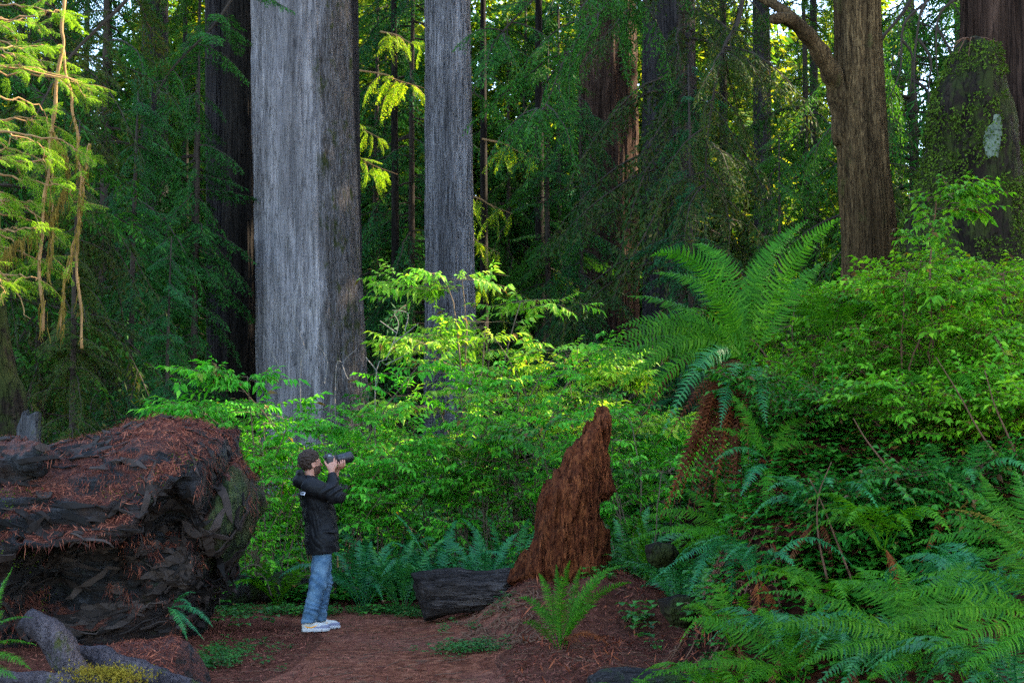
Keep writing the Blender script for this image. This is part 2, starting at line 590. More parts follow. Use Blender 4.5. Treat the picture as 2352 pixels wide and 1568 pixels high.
def conifer_branch(L, droop, seed, fine=False, wide=0.30, hang=0.0, step=0.085, lean=1.0):
    """flat feathery spray along +x: returns (leaf template, wood template)"""
    r = np.random.default_rng(seed)
    ss = np.linspace(0, 1, 12)
    wig = np.cumsum(r.normal(0, 0.012 * L, 12))
    ax = np.stack([ss * L * (1 - 0.12 * droop), wig, 0.10 * L * ss * lean - droop * L * 0.45 * ss ** 2], -1)
    wood = [tube(ax, np.linspace(0.013 * L ** 0.7, 0.002, 12), 4)]
    leaf = []
    s = 0.12
    k = 0
    while s < 0.99:
        p = np.array([np.interp(s, ss, ax[:, j]) for j in range(3)])
        tan = unit(np.array([np.interp(min(1, s + .05), ss, ax[:, j]) for j in range(3)]) - p)
        sd = 1 if k % 2 else -1
        prof = (min(1, s * 2.6)) * (1 - s) ** 0.62 + 0.10
        bl = wide * L * prof * r.uniform(0.65, 1.15)
        ang = R(r.uniform(42, 68)) * sd
        c, sn = math.cos(ang), math.sin(ang)
        h = np.array([tan[0] * c - tan[1] * sn, tan[0] * sn + tan[1] * c, tan[2] * 0.6 + r.normal(0, 0.12)])
        h = unit(h)
        nb = max(4, int(bl / (0.036 if not fine else 0.034)))
        q = np.linspace(0.0, 1, nb)
        dr = (0.25 + hang) * r.uniform(0.6, 1.4)
        bp = p + h * (q * bl)[:, None] * (1 - 0.25 * dr) + np.array([0, 0, -1.0]) * (dr * bl * q ** 2)[:, None]
        bt = unit(np.gradient(bp, axis=0))
        side = unit(np.cross(bt, np.array([0, 0, 1.0])) + r.normal(0, 0.15, (nb, 3)))
        wood.append(strip(bp, np.linspace(0.006, 0.002, nb), side[nb // 2]))
        for sg in (-1, 1):
            d = unit(bt * 0.62 + side * sg * 0.80 + r.normal(0, 0.16, (nb, 3)) + np.array([0, 0, -0.25]))
            tl = (0.060 + 0.055 * np.sin(np.pi * np.clip(q + 0.1, 0, 1))) * r.uniform(0.7, 1.3, nb) * (L / 2.0) ** 0.25
            sv = unit(np.cross(d, np.array([0, 0, 1.0])) + r.normal(0, 0.35, (nb, 3)))
            if not fine:
                leaf.append(rhombs(bp, d, sv, tl * 1.12, 0.034))
            else:
                nn = 6
                for e in range(nn):
                    o = bp + d * (tl * (e + 0.5) / nn)[:, None]
                    for s2 in (-1, 1):
                        nd = unit(d * 0.6 + sv * s2 * 0.8 + r.normal(0, 0.1, (nb, 3)))
                        leaf.append(rhombs(o, nd, unit(np.cross(nd, np.cross(d, sv))), 0.026, 0.0075))
        s += step * r.uniform(0.75, 1.3) / L
        k += 1
    return join(leaf), join(wood)


BR = [conifer_branch(2.0, d, 20 + i, wide=w, hang=h) for i, (d, w, h) in enumerate([(0.5, 0.30, 0.1), (0.8, 0.26, 0.3), (0.35, 0.34, 0.0), (1.0, 0.24, 0.5)])]
BRW = [conifer_branch(2.4, d, 40 + i, wide=0.22, hang=0.9) for i, d in enumerate([1.3, 1.0, 1.6])]
BRF = [conifer_branch(1.5, d, 60 + i, fine=True, wide=0.30, hang=0.2) for i, d in enumerate([0.4, 0.8])]


def crown(height, base, rad, n, seed, tm=BR, pitch=(-8, 28), top=0.25, flat=None, yaw=None, zs=None):
    """all the sprays of one tree; branches round the trunk axis, leaf faces + wood faces"""
    r = np.random.default_rng(seed)
    z = base + (height - base) * r.random(n) if zs is None else zs
    n = len(z)
    ya = r.random(n) * 2 * math.pi if yaw is None else R(yaw[0]) + r.random(n) * R(yaw[1] - yaw[0])
    t = (z - base) / (height - base + 1e-6)
    ln = rad * (1 - (1 - top) * t) * r.uniform(0.55, 1.2, n)
    pt = R(r.uniform(pitch[0], pitch[1], n))
    which = r.integers(0, len(tm), n)
    lf, wd = [], []
    for k in range(len(tm)):
        m = which == k
        if not m.any():
            continue
        L0 = tm[k][1][0][:, 0].max()
        sc = (ln[m] / L0)
        Mx = rotz(ya[m]) @ roty(pt[m]) @ rotx(r.normal(0, 0.25, m.sum())) * sc[:, None, None]
        tt = np.stack([np.cos(ya[m]) * 0.05, np.sin(ya[m]) * 0.05, z[m]], -1)
        lf.append(place(tm[k][0], Mx, tt))
        wd.append(place(tm[k][1], Mx, tt))
    return join(lf), join(wd)


def crown_mesh(name, lf, wd, mleaf, mwood, parent, at):
    V, F = join([lf, wd])
    V = V + np.asarray(at)
    # material index: leaf quads then wood tris/quads; join() sorts tris first
    nt = len(F[0]) if F[0].shape[1] == 3 else 0
    q = F[-1]
    mi = np.concatenate([np.ones(nt, np.int32), (q.min(1) >= len(lf[0])).astype(np.int32)])
    return mk(name, V, F, [mleaf, mwood], parent, False, mi)


def pine_twig(seed, nleaf, L, ll, lw, droop, spread=50, ternal=True):
    """a leafy twig along +x"""
    r = np.random.default_rng(seed)
    t = np.linspace(0.15, 1, nleaf)
    p = np.stack([t * L, r.normal(0, 0.006, nleaf), 0.06 * t - 0.12 * L * droop * t * t * 2], -1)
    sd = np.where(np.arange(nleaf) % 2 == 0, 1, -1)
    a = R(1) * r.uniform(spread - 15, spread + 15, nleaf) * sd
    a[-1] *= 0.1
    d = np.stack([np.cos(a), np.sin(a), -droop * r.uniform(0.3, 1.2, nleaf)], -1)
    n = np.stack([r.normal(0, 0.3, nleaf), r.normal(0, 0.3, nleaf), np.ones(nleaf)], -1)
    lv = leaf_shape(p, d, n, ll * r.uniform(0.7, 1.2, nleaf), lw * r.uniform(0.8, 1.2, nleaf))
    wt = tube(np.stack([np.linspace(0, L, 5), np.zeros(5), 0.06 * np.linspace(0, 1, 5) - 0.24 * L * droop * np.linspace(0, 1, 5) ** 2], -1), [0.003, 0.0026, 0.002, 0.0016, 0.001], 3)
    return lv, wt


TW = {
    'broad': [pine_twig(100 + i, 8, 0.28, 0.135, 0.050, 0.55) for i in range(3)],
    'medium': [pine_twig(110 + i, 8, 0.25, 0.085, 0.042, 0.40) for i in range(3)],
    'small': [pine_twig(120 + i, 11, 0.25, 0.058, 0.031, 0.14, 62) for i in range(3)],
    'tiny': [pine_twig(130 + i, 13, 0.16, 0.026, 0.016, 0.15, 62) for i in range(3)],
}


def shrub(name, label, cat, base, height, spread, nst, tw, mat, seed, group=None, lean=(0, 0), ntw=9, low=0.3, wood='twig', flat=0.0, tsc=1.0, nbr=8):
    r = np.random.default_rng(seed)
    base = np.asarray(base, float)
    o = thing(name, label, cat, base, group)
    stems, tp, td, tsz = [], [], [], []
    for i in range(nst):
        a = r.random() * 2 * math.pi
        out = np.array([math.cos(a), math.sin(a), 0])
        h = height * r.uniform(0.5, 1.1)
        sp = spread * r.uniform(0.25, 1.1)
        b = base + out * r.uniform(0, 0.22) * min(1, spread)
        top = b + out * sp + np.array([lean[0], lean[1], 0]) * r.uniform(0.6, 1.2) + np.array([0, 0, h])
        mid = b + (top - b) * 0.5 - out * sp * 0.18 + np.array([r.normal(0, .06), r.normal(0, .06), h * 0.10])
        c = curve([b - [0, 0, .15], mid, top, top + out * 0.22 * h * 0.3 + [0, 0, -0.02 * h]], 11)
        c[1:] += r.normal(0, 0.012, (10, 3))
        stems.append(tube(c, np.linspace(0.004 + 0.0035 * height, 0.003, 11), 5))
        for j in range(nbr):
            t = r.uniform(low, 1.0)
            k = t * 10
            p = np.array([np.interp(k, np.arange(11), c[:, q]) for q in range(3)])
            aa = a + r.normal(0, 1.2)
            dd = np.array([math.cos(aa), math.sin(aa), r.uniform(0.0, 0.7) * (1 - flat)])
            bl = r.uniform(0.18, 0.38) * height * (1.15 - 0.5 * t) ** 1.0
            bl = min(bl, 0.95)
            q = np.linspace(0, 1, 6)[:, None]
            bc = p + unit(dd) * q * bl + np.array([0, 0, -0.18]) * bl * q * q
            bc[1:] += r.normal(0, 0.01, (5, 3))
            stems.append(tube(bc, np.linspace(0.005, 0.0018, 6), 3))
            for m in range(ntw):
                f = r.uniform(0.15, 1.0)
                pp = np.array([np.interp(f * 5, np.arange(6), bc[:, q_]) for q_ in range(3)])
                ya = aa + r.normal(0, 0.9)
                tp.append(pp)
                td.append((ya, r.normal(0.0, 0.28), r.normal(0, 0.3)))
                tsz.append(r.uniform(0.5, 1.3) * tsc)
    tp, td, tsz = np.array(tp), np.array(td), np.array(tsz)
    lv = []
    tms = TW[tw]
    w = r.integers(0, len(tms), len(tp))
    for k, (lt, wt) in enumerate(tms):
        m = w == k
        Mx = rotz(td[m, 0]) @ roty(td[m, 1]) @ rotx(td[m, 2]) * tsz[m][:, None, None]
        lv.append(place(lt, Mx, tp[m]))
        stems.append(place(wt, Mx, tp[m]))
    V, F = join(stems)
    mk('stems', V, F, M[wood], o)
    V, F = join(lv)
    mk('leaves', V, F, M[mat], o)
    return o


# ---------------------------------------------------------------- ferns
def frond(base, tip, bend, width, n, seed, droop=0.25, curl=0.2, mid=0.45, face=None):
    r = np.random.default_rng(seed)
    b, t = np.asarray(base, float), np.asarray(tip, float)
    c = b + (t - b) * mid + np.array([0, 0, bend])
    q = np.linspace(0, 1, n)[:, None]
    p = (1 - q) ** 2 * b + 2 * q * (1 - q) * c + q * q * t
    L = np.linalg.norm(np.diff(p, axis=0), axis=1).sum()
    T = unit(np.gradient(p, axis=0))
    h = t - b
    h[2] = 0
    if np.linalg.norm(h) < 0.02:
        h = np.array([0.3, -1, 0])
    side = unit(np.array([-h[1], h[0], 0]) + r.normal(0, 0.12, 3) * np.linalg.norm(h))
    if face is not None:
        side = unit(np.cross(np.asarray(face, float), T))
    N = unit(np.cross(T, side))
    S = np.cross(N, T)
    p = p + S * (0.03 * L * r.normal() * np.sin(q * 3.1)) + r.normal(0, 0.0015, p.shape)
    tw = r.normal(0, 0.15) + np.linspace(0, r.normal(0, 0.35), n)
    S2 = S * np.cos(tw)[:, None] + N * np.sin(tw)[:, None]
    N2 = np.cross(S2, T)
    N2 = np.where((np.cross(T, S2)[:, 2:] * 0 + 1) > 0, np.cross(T, S2), N2)
    q1 = q[:, 0]
    prof = np.clip((q1 - 0.10) / 0.16, 0, 1) ** 0.7 * (1 - np.clip((q1 - 0.45) / 0.56, 0, 1) ** 1.5)
    m = prof > 0.03
    sp = L / n
    parts = []
    for sg in (-1, 1):
        k = m.sum()
        ln = width * prof[m] * r.uniform(0.88, 1.08, k)
        d = unit(S2[m] * sg + T[m] * (0.28 + r.normal(0, 0.09, k))[:, None] - N2[m] * (droop + r.normal(0, 0.16, k))[:, None])
        ln = ln * np.where(r.random(k) < 0.04, 0.35, 1.0)
        w = sp * 0.74
        e = T[m] * w * 0.5
        b0 = p[m] + T[m] * (sp * 0.5 if sg > 0 else 0)
        mid_ = b0 + d * (ln * 0.5)[:, None] + N2[m] * (ln * 0.03)[:, None]
        end = b0 + d * ln[:, None] + T[m] * (ln * curl)[:, None] - N2[m] * (ln * droop * 0.35)[:, None]
        V = np.stack([b0 - e * .8, b0 + e, mid_ + e * 0.86, mid_ - e * 0.80, end + e * 0.15, end - e * 0.15], 1).reshape(-1, 3)
        i = np.arange(k)[:, None] * 6
        parts.append((V, [np.concatenate([i + np.array([[0, 1, 2, 3]]), i + np.array([[3, 2, 4, 5]])])]))
    parts.append(tube(p, np.linspace(0.0052, 0.0015, n) * (0.6 + 0.4 * L), 4))
    return join(parts)


def fern(name, label, base, n, length, rise, mat, seed, group=None, cat='fern', width=0.10, arc=(0, 360), split=False, manual=(), dead=0, k=34, spread=(0.25, 1.0), droop=0.25, face=None, mid=0.45):
    r = np.random.default_rng(seed)
    base = np.asarray(base, float)
    o = thing(name, label, cat, base, group)
    fr = []
    for i in range(n):
        a = R(arc[0] + (arc[1] - arc[0]) * (i + r.uniform(-0.35, 0.35)) / n)
        L = length * r.uniform(0.7, 1.12)
        f = r.uniform(*spread)
        out = np.array([math.cos(a), math.sin(a), 0])
        tip = base + out * L * (0.25 + 0.62 * f) + np.array([0, 0, L * (rise * (1.05 - 0.95 * f) + r.normal(0, 0.05))])
        b = base + out * 0.03 + r.normal(0, 0.015, 3)
        fr.append((frond(b, tip, L * (0.16 + 0.42 * f * 1.0), width * L / length * r.uniform(0.85, 1.15), k, seed * 50 + i, droop), mat))
    for i, mm in enumerate(manual):
        tip, bend, wd = mm[:3]
        m_ = mm[3] if len(mm) > 3 else mat
        fr.append((frond(base + r.normal(0, 0.03, 3), tip, bend, wd, 48, seed * 50 + 40 + i, 0.7 if m_ == 'fern_dead' else droop, face=face, mid=mid), m_))
    for i in range(dead):
        a = R(arc[0] + (arc[1] - arc[0]) * r.random())
        L = length * r.uniform(0.6, 0.95)
        out = np.array([math.cos(a), math.sin(a), 0])
        tip = base + out * L * 0.42 + np.array([0, 0, -0.75 * L * (0.4 if split is None else 1)])
        fr.append((frond(base, tip, L * 0.30, width * 0.6, k, seed * 50 + 80 + i, 0.9, 0.5), 'fern_dead'))
    if split:
        for (V, F), m_ in fr:
            mk('dead_frond' if m_ == 'fern_dead' else 'frond', V, F, M[m_], o)
    else:
        for m_ in sorted({m_ for _, m_ in fr}):
            V, F = join([g for g, q in fr if q == m_])
            mk('dead_fronds' if m_ == 'fern_dead' else 'fronds', V, F, M[m_], o)
    return o


# ---------------------------------------------------------------- trunks
def trunk_mesh(cs, rs, seed, flute=0.10, fine=0.025, nflute=3.0, na=180, nz=240, flare=0.35, flare_h=1.6, ell=1.0):
    """cs: control points of the axis, rs radii; vertical fluted trunk surface"""
    c = curve(cs, nz)
    tt = np.linspace(0, 1, nz)
    rr = np.interp(tt, np.linspace(0, 1, len(rs)), rs)
    zz = c[:, 2] - c[0, 2]
    rr = rr * (1 + flare * np.exp(-zz / flare_h))
    ph = np.linspace(0, 2 * math.pi, na, endpoint=False)
    A, Z = np.meshgrid(ph, zz)
    cx, cy = np.cos(A), np.sin(A)
    q = np.stack([cx * nflute * 0.5, cy * nflute * 0.5, Z * 0.10 + seed * 3.1], -1)
    tw = q.copy()
    d = flute * fbm(tw, 3) * rr[:, None]
    q2 = np.stack([cx * nflute * 3.2, cy * nflute * 3.2, Z * 0.28 + seed], -1)
    d = d + fine * ridged(q2, 3) * np.minimum(rr[:, None], 1.2)
    q3 = np.stack([cx * nflute * 9, cy * nflute * 9, Z * 0.9 + seed], -1)
    d = d + fine * 0.45 * vnoise(q3) * np.minimum(rr[:, None], 1.2)
    q4 = np.stack([cx * nflute * 20, cy * nflute * 20, Z * 1.6 + seed], -1)
    d = d + fine * 0.35 * vnoise(q4) * np.minimum(rr[:, None], 1.2)
    r_ = rr[:, None] + d
    V = np.stack([c[:, 0:1] + r_ * cx, c[:, 1:2] + r_ * cy * ell, np.repeat(c[:, 2:3], na, 1)], -1).reshape(-1, 3)
    i = np.arange(nz - 1)[:, None] * na
    j = np.arange(na)[None]
    F = np.stack([i + j, i + (j + 1) % na, i + na + (j + 1) % na, i + na + j], -1).reshape(-1, 4)
    return V, [F]


def px_axis(u0, v0, u1, v1, Y, z_top, zb=-0.3, Yt=None):
    """axis through two picture points, carried down to the ground and up to z_top"""
    a, b = P(u0, v0, Y), P(u1, v1, Y if Yt is None else Yt)
    f = lambda z: a + (b - a) * (z - a[2]) / (b[2] - a[2])
    return [f(zb), f(zb + (z_top - zb) * 0.33), f(zb + (z_top - zb) * 0.66), f(z_top)]
# ---------------------------------------------------------------- world, sun, camera
sc = bpy.context.scene
w = bpy.data.worlds.new('World')
sc.world = w
w.use_nodes = True
nt = w.node_tree
nt.nodes.clear()
sky = nt.nodes.new('ShaderNodeTexSky')
sky.sky_type = 'NISHITA'
sky.sun_disc = False
el = math.asin(TO_SUN[2])
az = math.atan2(TO_SUN[0], TO_SUN[1])
sky.sun_elevation = el
sky.sun_rotation = az
sky.air_density = 1.0
sky.dust_density = 1.0
sky.ozone_density = 1.0
bg = nt.nodes.new('ShaderNodeBackground')
bg.inputs['Strength'].default_value = 0.15
wo = nt.nodes.new('ShaderNodeOutputWorld')
nt.links.new(sky.outputs[0], bg.inputs[0])
nt.links.new(bg.outputs[0], wo.inputs[0])

sl = bpy.data.lights.new('sun', 'SUN')
sl.energy = 5.0
sl.angle = R(0.5)
sl.color = (1.0, 0.84, 0.62)
so = bpy.data.objects.new('sun', sl)
C.objects.link(so)
so.rotation_euler = Vector(-TO_SUN).to_track_quat('-Z', 'Y').to_euler()
so.location = (30, 10, 40)

cam = bpy.data.cameras.new('camera')
cam.lens = 50
cam.sensor_width = 36
cam.clip_start = 0.1
cam.clip_end = 2000
cam.dof.use_dof = True
cam.dof.focus_distance = 14.6
cam.dof.aperture_fstop = 5.6
co = bpy.data.objects.new('camera', cam)
C.objects.link(co)
co.location = (0, 0, CAMZ)
co.rotation_euler = (math.pi / 2 + TH, 0, 0)
sc.camera = co
sc.view_settings.view_transform = 'Standard'
sc.view_settings.look = 'None'
sc.view_settings.exposure = 3.0
sc.view_settings.gamma = 1.0
sc.cycles.max_bounces = 7
sc.cycles.diffuse_bounces = 4
sc.cycles.glossy_bounces = 2
sc.cycles.transmission_bounces = 4
sc.cycles.use_denoising = False
sc.cycles.sample_clamp_indirect = 6.0


# ---------------------------------------------------------------- terrain
def hgt(x, y):
    x, y = np.asarray(x, float), np.asarray(y, float)
    e = 1.0 + 0.15 * vnoise(np.stack([x * 0.9, y * 0.9, 0 * x], -1))
    bx = 1.30 + 0.20 * np.sin(y * 1.1) + 0.9 * sst(12.2, 15.5, y)
    bank = 2.15 * sst(bx - 0.15, bx + 1.0, x) * sst(8.7, 11.2, y + 0.25 * (x - 2)) * (1 - 0.45 * sst(12.5, 16, y)) * e
    mound = 0.66 * np.exp(-(((x - 0.85) / 1.05) ** 2 + ((y - 14.5) / 1.35) ** 2) ** 1.2) * (1 + 0.5 * fbm(np.stack([x * 1.7, y * 1.7, 0 * x], -1), 3))
    mound2 = 0.16 * np.exp(-(((x - 0.6) / 0.8) ** 2 + ((y - 12.2) / 0.9) ** 2))
    rise = 0.035 * np.clip(y - 18, 0, 60) + 0.06 * np.clip(-x - 6, 0, 30) * sst(16, 24, y)
    p = np.stack([x, y, 0 * x], -1)
    n = 0.05 * fbm(p * 0.8, 3) + 0.02 * fbm(p * 4.0, 3) * (0.4 + sst(1.0, 2.0, x) * 2.5)
    pathm = np.exp(-((x + 0.95 + 0.25 * np.clip(y - 13, 0, 5)) / 1.5) ** 2)
    return bank + np.maximum(mound, mound2) + rise + n * (1 - 0.65 * pathm)


def on(u, v, Y):
    """ground point below the picture point (u, v) at distance Y"""
    p = P(u, v, Y)
    p[2] = float(hgt(p[0], p[1]))
    return p


def grid(xs, ys, f):
    X, Y = np.meshgrid(xs, ys)
    Z = f(X, Y)
    V = np.stack([X, Y, Z], -1).reshape(-1, 3)
    nx, ny = len(xs), len(ys)
    i = np.arange(ny - 1)[:, None] * nx
    j = np.arange(nx - 1)[None]
    return V, np.stack([i + j, i + j + 1, i + nx + j + 1, i + nx + j], -1).reshape(-1, 4)


t = NT('forest_floor')
g = t.n('ShaderNodeNewGeometry')
sx = t.n('ShaderNodeSeparateXYZ')
t.l(g.outputs['Normal'], sx.inputs[0])
v1 = t.coord()
a = t.noise(v1, 0.9, 5, 0.6)
b = t.noise(v1, 14, 6, 0.7)
c = t.noise(v1, 55, 4, 0.7)
col = t.ramp(b, [(0.36, (0.040, 0.013, 0.007)), (0.5, (0.115, 0.037, 0.018)), (0.64, (0.19, 0.072, 0.038))])
col = t.mix(t.ramp(c, [(0.40, 0.0), (0.60, 0.7)]), col, (0.055, 0.022, 0.018))
col = t.mix(t.ramp(a, [(0.45, 0.0), (0.62, 0.3)]), col, (0.060, 0.034, 0.022))
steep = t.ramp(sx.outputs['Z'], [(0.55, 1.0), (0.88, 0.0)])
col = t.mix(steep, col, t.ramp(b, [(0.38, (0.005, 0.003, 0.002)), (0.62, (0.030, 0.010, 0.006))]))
hh = t.math('ADD', t.math('MULTIPLY', b, 0.8), t.math('MULTIPLY', c, 0.35))
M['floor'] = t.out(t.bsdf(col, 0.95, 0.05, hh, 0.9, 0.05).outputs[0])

t = NT('trodden_path')
v1 = t.coord()
b = t.noise(v1, 9, 7, 0.7)
c = t.noise(t.coord((1, 2.2, 1)), 60, 4, 0.75)
a = t.noise(v1, 0.7, 3, 0.5)
col = t.ramp(b, [(0.38, (0.055, 0.017, 0.008)), (0.52, (0.165, 0.054, 0.025)), (0.64, (0.28, 0.110, 0.058))])
col = t.mix(t.ramp(c, [(0.42, 0.0), (0.60, 0.6)]), col, (0.075, 0.022, 0.014))
col = t.mix(t.ramp(a, [(0.42, 0.0), (0.66, 0.4)]), col, (0.17, 0.075, 0.055))
M['path'] = t.out(t.bsdf(col, 0.92, 0.06, t.math('ADD', b, t.math('MULTIPLY', c, 0.5)), 0.7, 0.02).outputs[0])

xs = np.unique(np.round(np.concatenate([np.linspace(-120, -12, 28), np.arange(-12, -5, 0.4), np.arange(-5, 5.6, 0.07), np.arange(5.6, 12, 0.35), np.linspace(12, 120, 28)]), 3))
ys = np.unique(np.round(np.concatenate([np.linspace(-20, 4, 10), np.arange(4, 8, 0.25), np.arange(8, 18, 0.07), np.arange(18, 30, 0.4), np.arange(30, 60, 1.5), np.linspace(60, 150, 25)]), 3))
V, F = grid(xs, ys, hgt)
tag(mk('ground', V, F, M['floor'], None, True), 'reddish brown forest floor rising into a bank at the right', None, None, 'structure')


def path_c(y):
    return -0.95 - 0.42 * np.clip(y - 14.2, 0, 6) ** 1.5


def path_w(y):
    return 1.15 + 0.06 * (12 - y) * (y < 12)


pys = np.arange(1.0, 18.0, 0.08)
us = np.linspace(-1, 1, 40)
U, Yp = np.meshgrid(us, pys)
wob = 0.18 * vnoise(np.stack([Yp * 1.1, U * 0 + np.sign(U) * 5, 0 * U], -1))
X = path_c(Yp) + U * (path_w(Yp) + wob)
Z = hgt(X, Yp) + 0.008 - 0.03 * np.abs(U) ** 6
V = np.stack([X, Yp, Z], -1).reshape(-1, 3)
i = np.arange(len(pys) - 1)[:, None] * 40
j = np.arange(39)[None]
tag(mk('path', V, np.stack([i + j, i + j + 1, i + 40 + j + 1, i + 40 + j], -1).reshape(-1, 4), M['path'], None, True), 'trodden reddish dirt trail between the big log and the mound', None, None, 'structure')


def litter(pos, nrm, seed, lmin=0.02, lmax=0.07, w=0.005, lift=0.006, tilt=0.25):
    r = np.random.default_rng(seed)
    n = len(pos)
    d = r.normal(0, 1, (n, 3))
    d = unit(d - nrm * (d * nrm).sum(1, keepdims=True) * (1 - tilt))
    s = unit(np.cross(d, nrm) + r.normal(0, 0.25, (n, 3)))
    ln = lmin + (lmax - lmin) * r.random(n) ** 2
    return rhombs(pos + nrm * lift * r.random((n, 1)) - d * ln[:, None] * 0.5, d, s, ln, w * r.uniform(0.6, 1.8, n))


r = np.random.default_rng(5)
n = 90000
yy = 9.8 + 8.2 * r.random(n) ** 1.1
xx = -4.6 + 8.0 * r.random(n)
dens = fbm(np.stack([xx * 1.3, yy * 1.3, 0 * xx], -1), 3) * 0.5 + 0.5
onp = np.abs(xx - path_c(yy)) < path_w(yy) * 0.8
k = (r.random(n) < np.where(onp, 0.42, 0.95) * (0.35 + 0.9 * dens))
xx, yy = xx[k], yy[k]
e = 0.05
zz = hgt(xx, yy)
nr = unit(np.stack([-(hgt(xx + e, yy) - zz) / e, -(hgt(xx, yy + e) - zz) / e, np.ones(len(xx))], -1))
V, F = litter(np.stack([xx, yy, zz + 0.010], -1), nr, 6, 0.02, 0.10, 0.006, 0.02, 0.3)
tag(mk('needle_litter', V, F, M['litter']), 'fallen reddish redwood needles and twigs scattered over the trail and mound', 'litter', None, 'stuff')

n = 5200
yy = 10.0 + 6.6 * r.random(n)
xx = -0.4 + 3.0 * r.random(n) - 0.5 * r.random(n) ** 3
k = r.random(n) < np.where(np.abs(xx - path_c(yy)) < path_w(yy) * 0.8, 0.08, 0.9) * (0.3 + 0.9 * (fbm(np.stack([xx * 1.5, yy * 1.5, 0 * xx], -1), 3) > -0.1))
xx, yy = xx[k], yy[k]
zz = hgt(xx, yy)
nr = unit(np.stack([-(hgt(xx + e, yy) - zz) / e, -(hgt(xx, yy + e) - zz) / e, np.ones(len(xx))], -1))
V, F = litter(np.stack([xx, yy, zz + 0.014], -1), nr, 9, 0.05, 0.20, 0.011, 0.03, 0.45)
tag(mk('bark_litter', V, F, M['litter']), 'larger flakes of reddish bark and wood strewn on the mound', 'litter', None, 'stuff')
# ---------------------------------------------------------------- bark
M['bark_big'] = bark_mat('pale_grey_bark', (0.0922, 0.0870, 0.0921), (0.2214, 0.2045, 0.2082), (0.3506, 0.3220, 0.3203), 0.075, 10.0, 0.22, (0.035, 0.042, 0.012), 0.8, (0.30, 0.52), (0.045, 0.038, 0.034), 0.75, crk_s=0.30, n2w=0.34)
M['bark_grey'] = bark_mat('grey_furrowed_bark', (0.0430, 0.0418, 0.0446), (0.2258, 0.2140, 0.2228), (0.3871, 0.3654, 0.3747), 0.06, 11.0, 0.0, bstr=1.0, patch=0.35)
M['bark_dark'] = bark_mat('dark_brown_bark', (0.0070, 0.0063, 0.0056), (0.0210, 0.0175, 0.0147), (0.0406, 0.0322, 0.0266), 0.06, 9.0, 0.0, bstr=1.0)
M['bark_blue'] = bark_mat('slate_brown_bark', (0.0120, 0.0108, 0.0108), (0.0360, 0.0312, 0.0312), (0.0660, 0.0570, 0.0540), 0.06, 9.0)
M['bark_red'] = bark_mat('red_brown_bark', (0.0098, 0.0063, 0.0049), (0.0525, 0.0294, 0.0203), (0.1400, 0.0805, 0.0546), 0.05, 7.0, bstr=1.0)
M['bark_tan'] = bark_mat('tan_peeling_bark', (0.0128, 0.0076, 0.0041), (0.0920, 0.0567, 0.0255), (0.2809, 0.1827, 0.0816), 0.14, 15.0, 0.1, (0.07, 0.06, 0.02), 1.0)
M['bark_snag'] = bark_mat('rotting_mossy_bark', (0.0072, 0.0054, 0.0042), (0.0204, 0.0144, 0.0102), (0.0372, 0.0264, 0.0180), 0.25, 6.0, 0.55, (0.026, 0.034, 0.008), 1.0)


def redwood(name, label, cs, rs, mat, seed, ncrown=0, crown_z=17, crown_r=4.5, parts=(), group=None, **kw):
    base = np.array(cs[0])
    base[2] = float(hgt(base[0], base[1])) - 0.1
    o = thing(name, label, 'tree', base, group)
    V, F = trunk_mesh(cs, rs, seed, **kw)
    mk('trunk', V, F, M[mat], o, True)
    if ncrown:
        lf, wd = crown(34, crown_z, crown_r, ncrown, seed, BRW, (-5, 25))
        ax = (cs[-2] + (cs[-1] - cs[-2]) * 0.5)
        crown_mesh('crown', lf, wd, M['conifer'], M['limb'], o, np.array([ax[0], ax[1], 0.0]))
    return o


G_RED = 'old redwood trunks standing behind the shrubs'
redwood('redwood_tree', 'massive pale grey trunk with a mossy dark strip, behind the photographer', px_axis(720, 980, 690, 0, 32, 34), [1.20, 1.12, 0.98, 0.82], 'bark_big', 1, 60, 19, 5, group=G_RED, flute=0.07, fine=0.06, flare=0.10, nflute=2.4)
redwood('redwood_tree', 'grey brown trunk half hidden behind the massive pale trunk', px_axis(782, 900, 770, 0, 36.5, 34), [0.62, 0.58, 0.55, 0.5], 'bark_blue', 2, 40, 20, 4, group=G_RED)
redwood('redwood_tree', 'slender grey furrowed trunk rising behind the yellow green shrub', px_axis(1035, 980, 1028, 0, 38, 34), [0.66, 0.61, 0.53, 0.46], 'bark_grey', 3, 50, 19, 4.5, group=G_RED, fine=0.085, flute=0.08)
redwood('redwood_tree', 'brown fluted trunk at the outer edge of the dark pair', px_axis(508, 980, 500, 0, 35.5, 34), [0.32, 0.31, 0.30, 0.27], 'bark_blue', 4, 0, 19, 4, group=G_RED, flute=0.08, fine=0.06)
redwood('redwood_tree', 'near black trunk between the brown fluted trunk and the massive pale one', px_axis(566, 980, 562, 0, 35, 34), [0.56, 0.53, 0.50, 0.46], 'bark_dark', 5, 50, 19, 4.5, group=G_RED, flute=0.16, fine=0.06)
redwood('redwood_tree', 'slate coloured trunk behind the conifer boughs left of the dark pair', px_axis(352, 950, 356, 0, 44, 34), [0.46, 0.42, 0.38, 0.33], 'bark_blue', 6, 40, 20, 4, group=G_RED)
redwood('redwood_tree', 'reddish fluted trunk in the gap above the jagged stump', px_axis(1400, 800, 1398, 200, 42, 34), [0.88, 0.84, 0.72, 0.6], 'bark_red', 7, 40, 22, 4.5, group=G_RED, flute=0.20, fine=0.08)
redwood('redwood_tree', 'dark trunk veiled by drooping brown boughs above the big fern', px_axis(1545, 800, 1538, 100, 39, 34), [0.80, 0.76, 0.68, 0.56], 'bark_blue', 8, 40, 22, 4.5, group=G_RED, flute=0.16, fine=0.06)
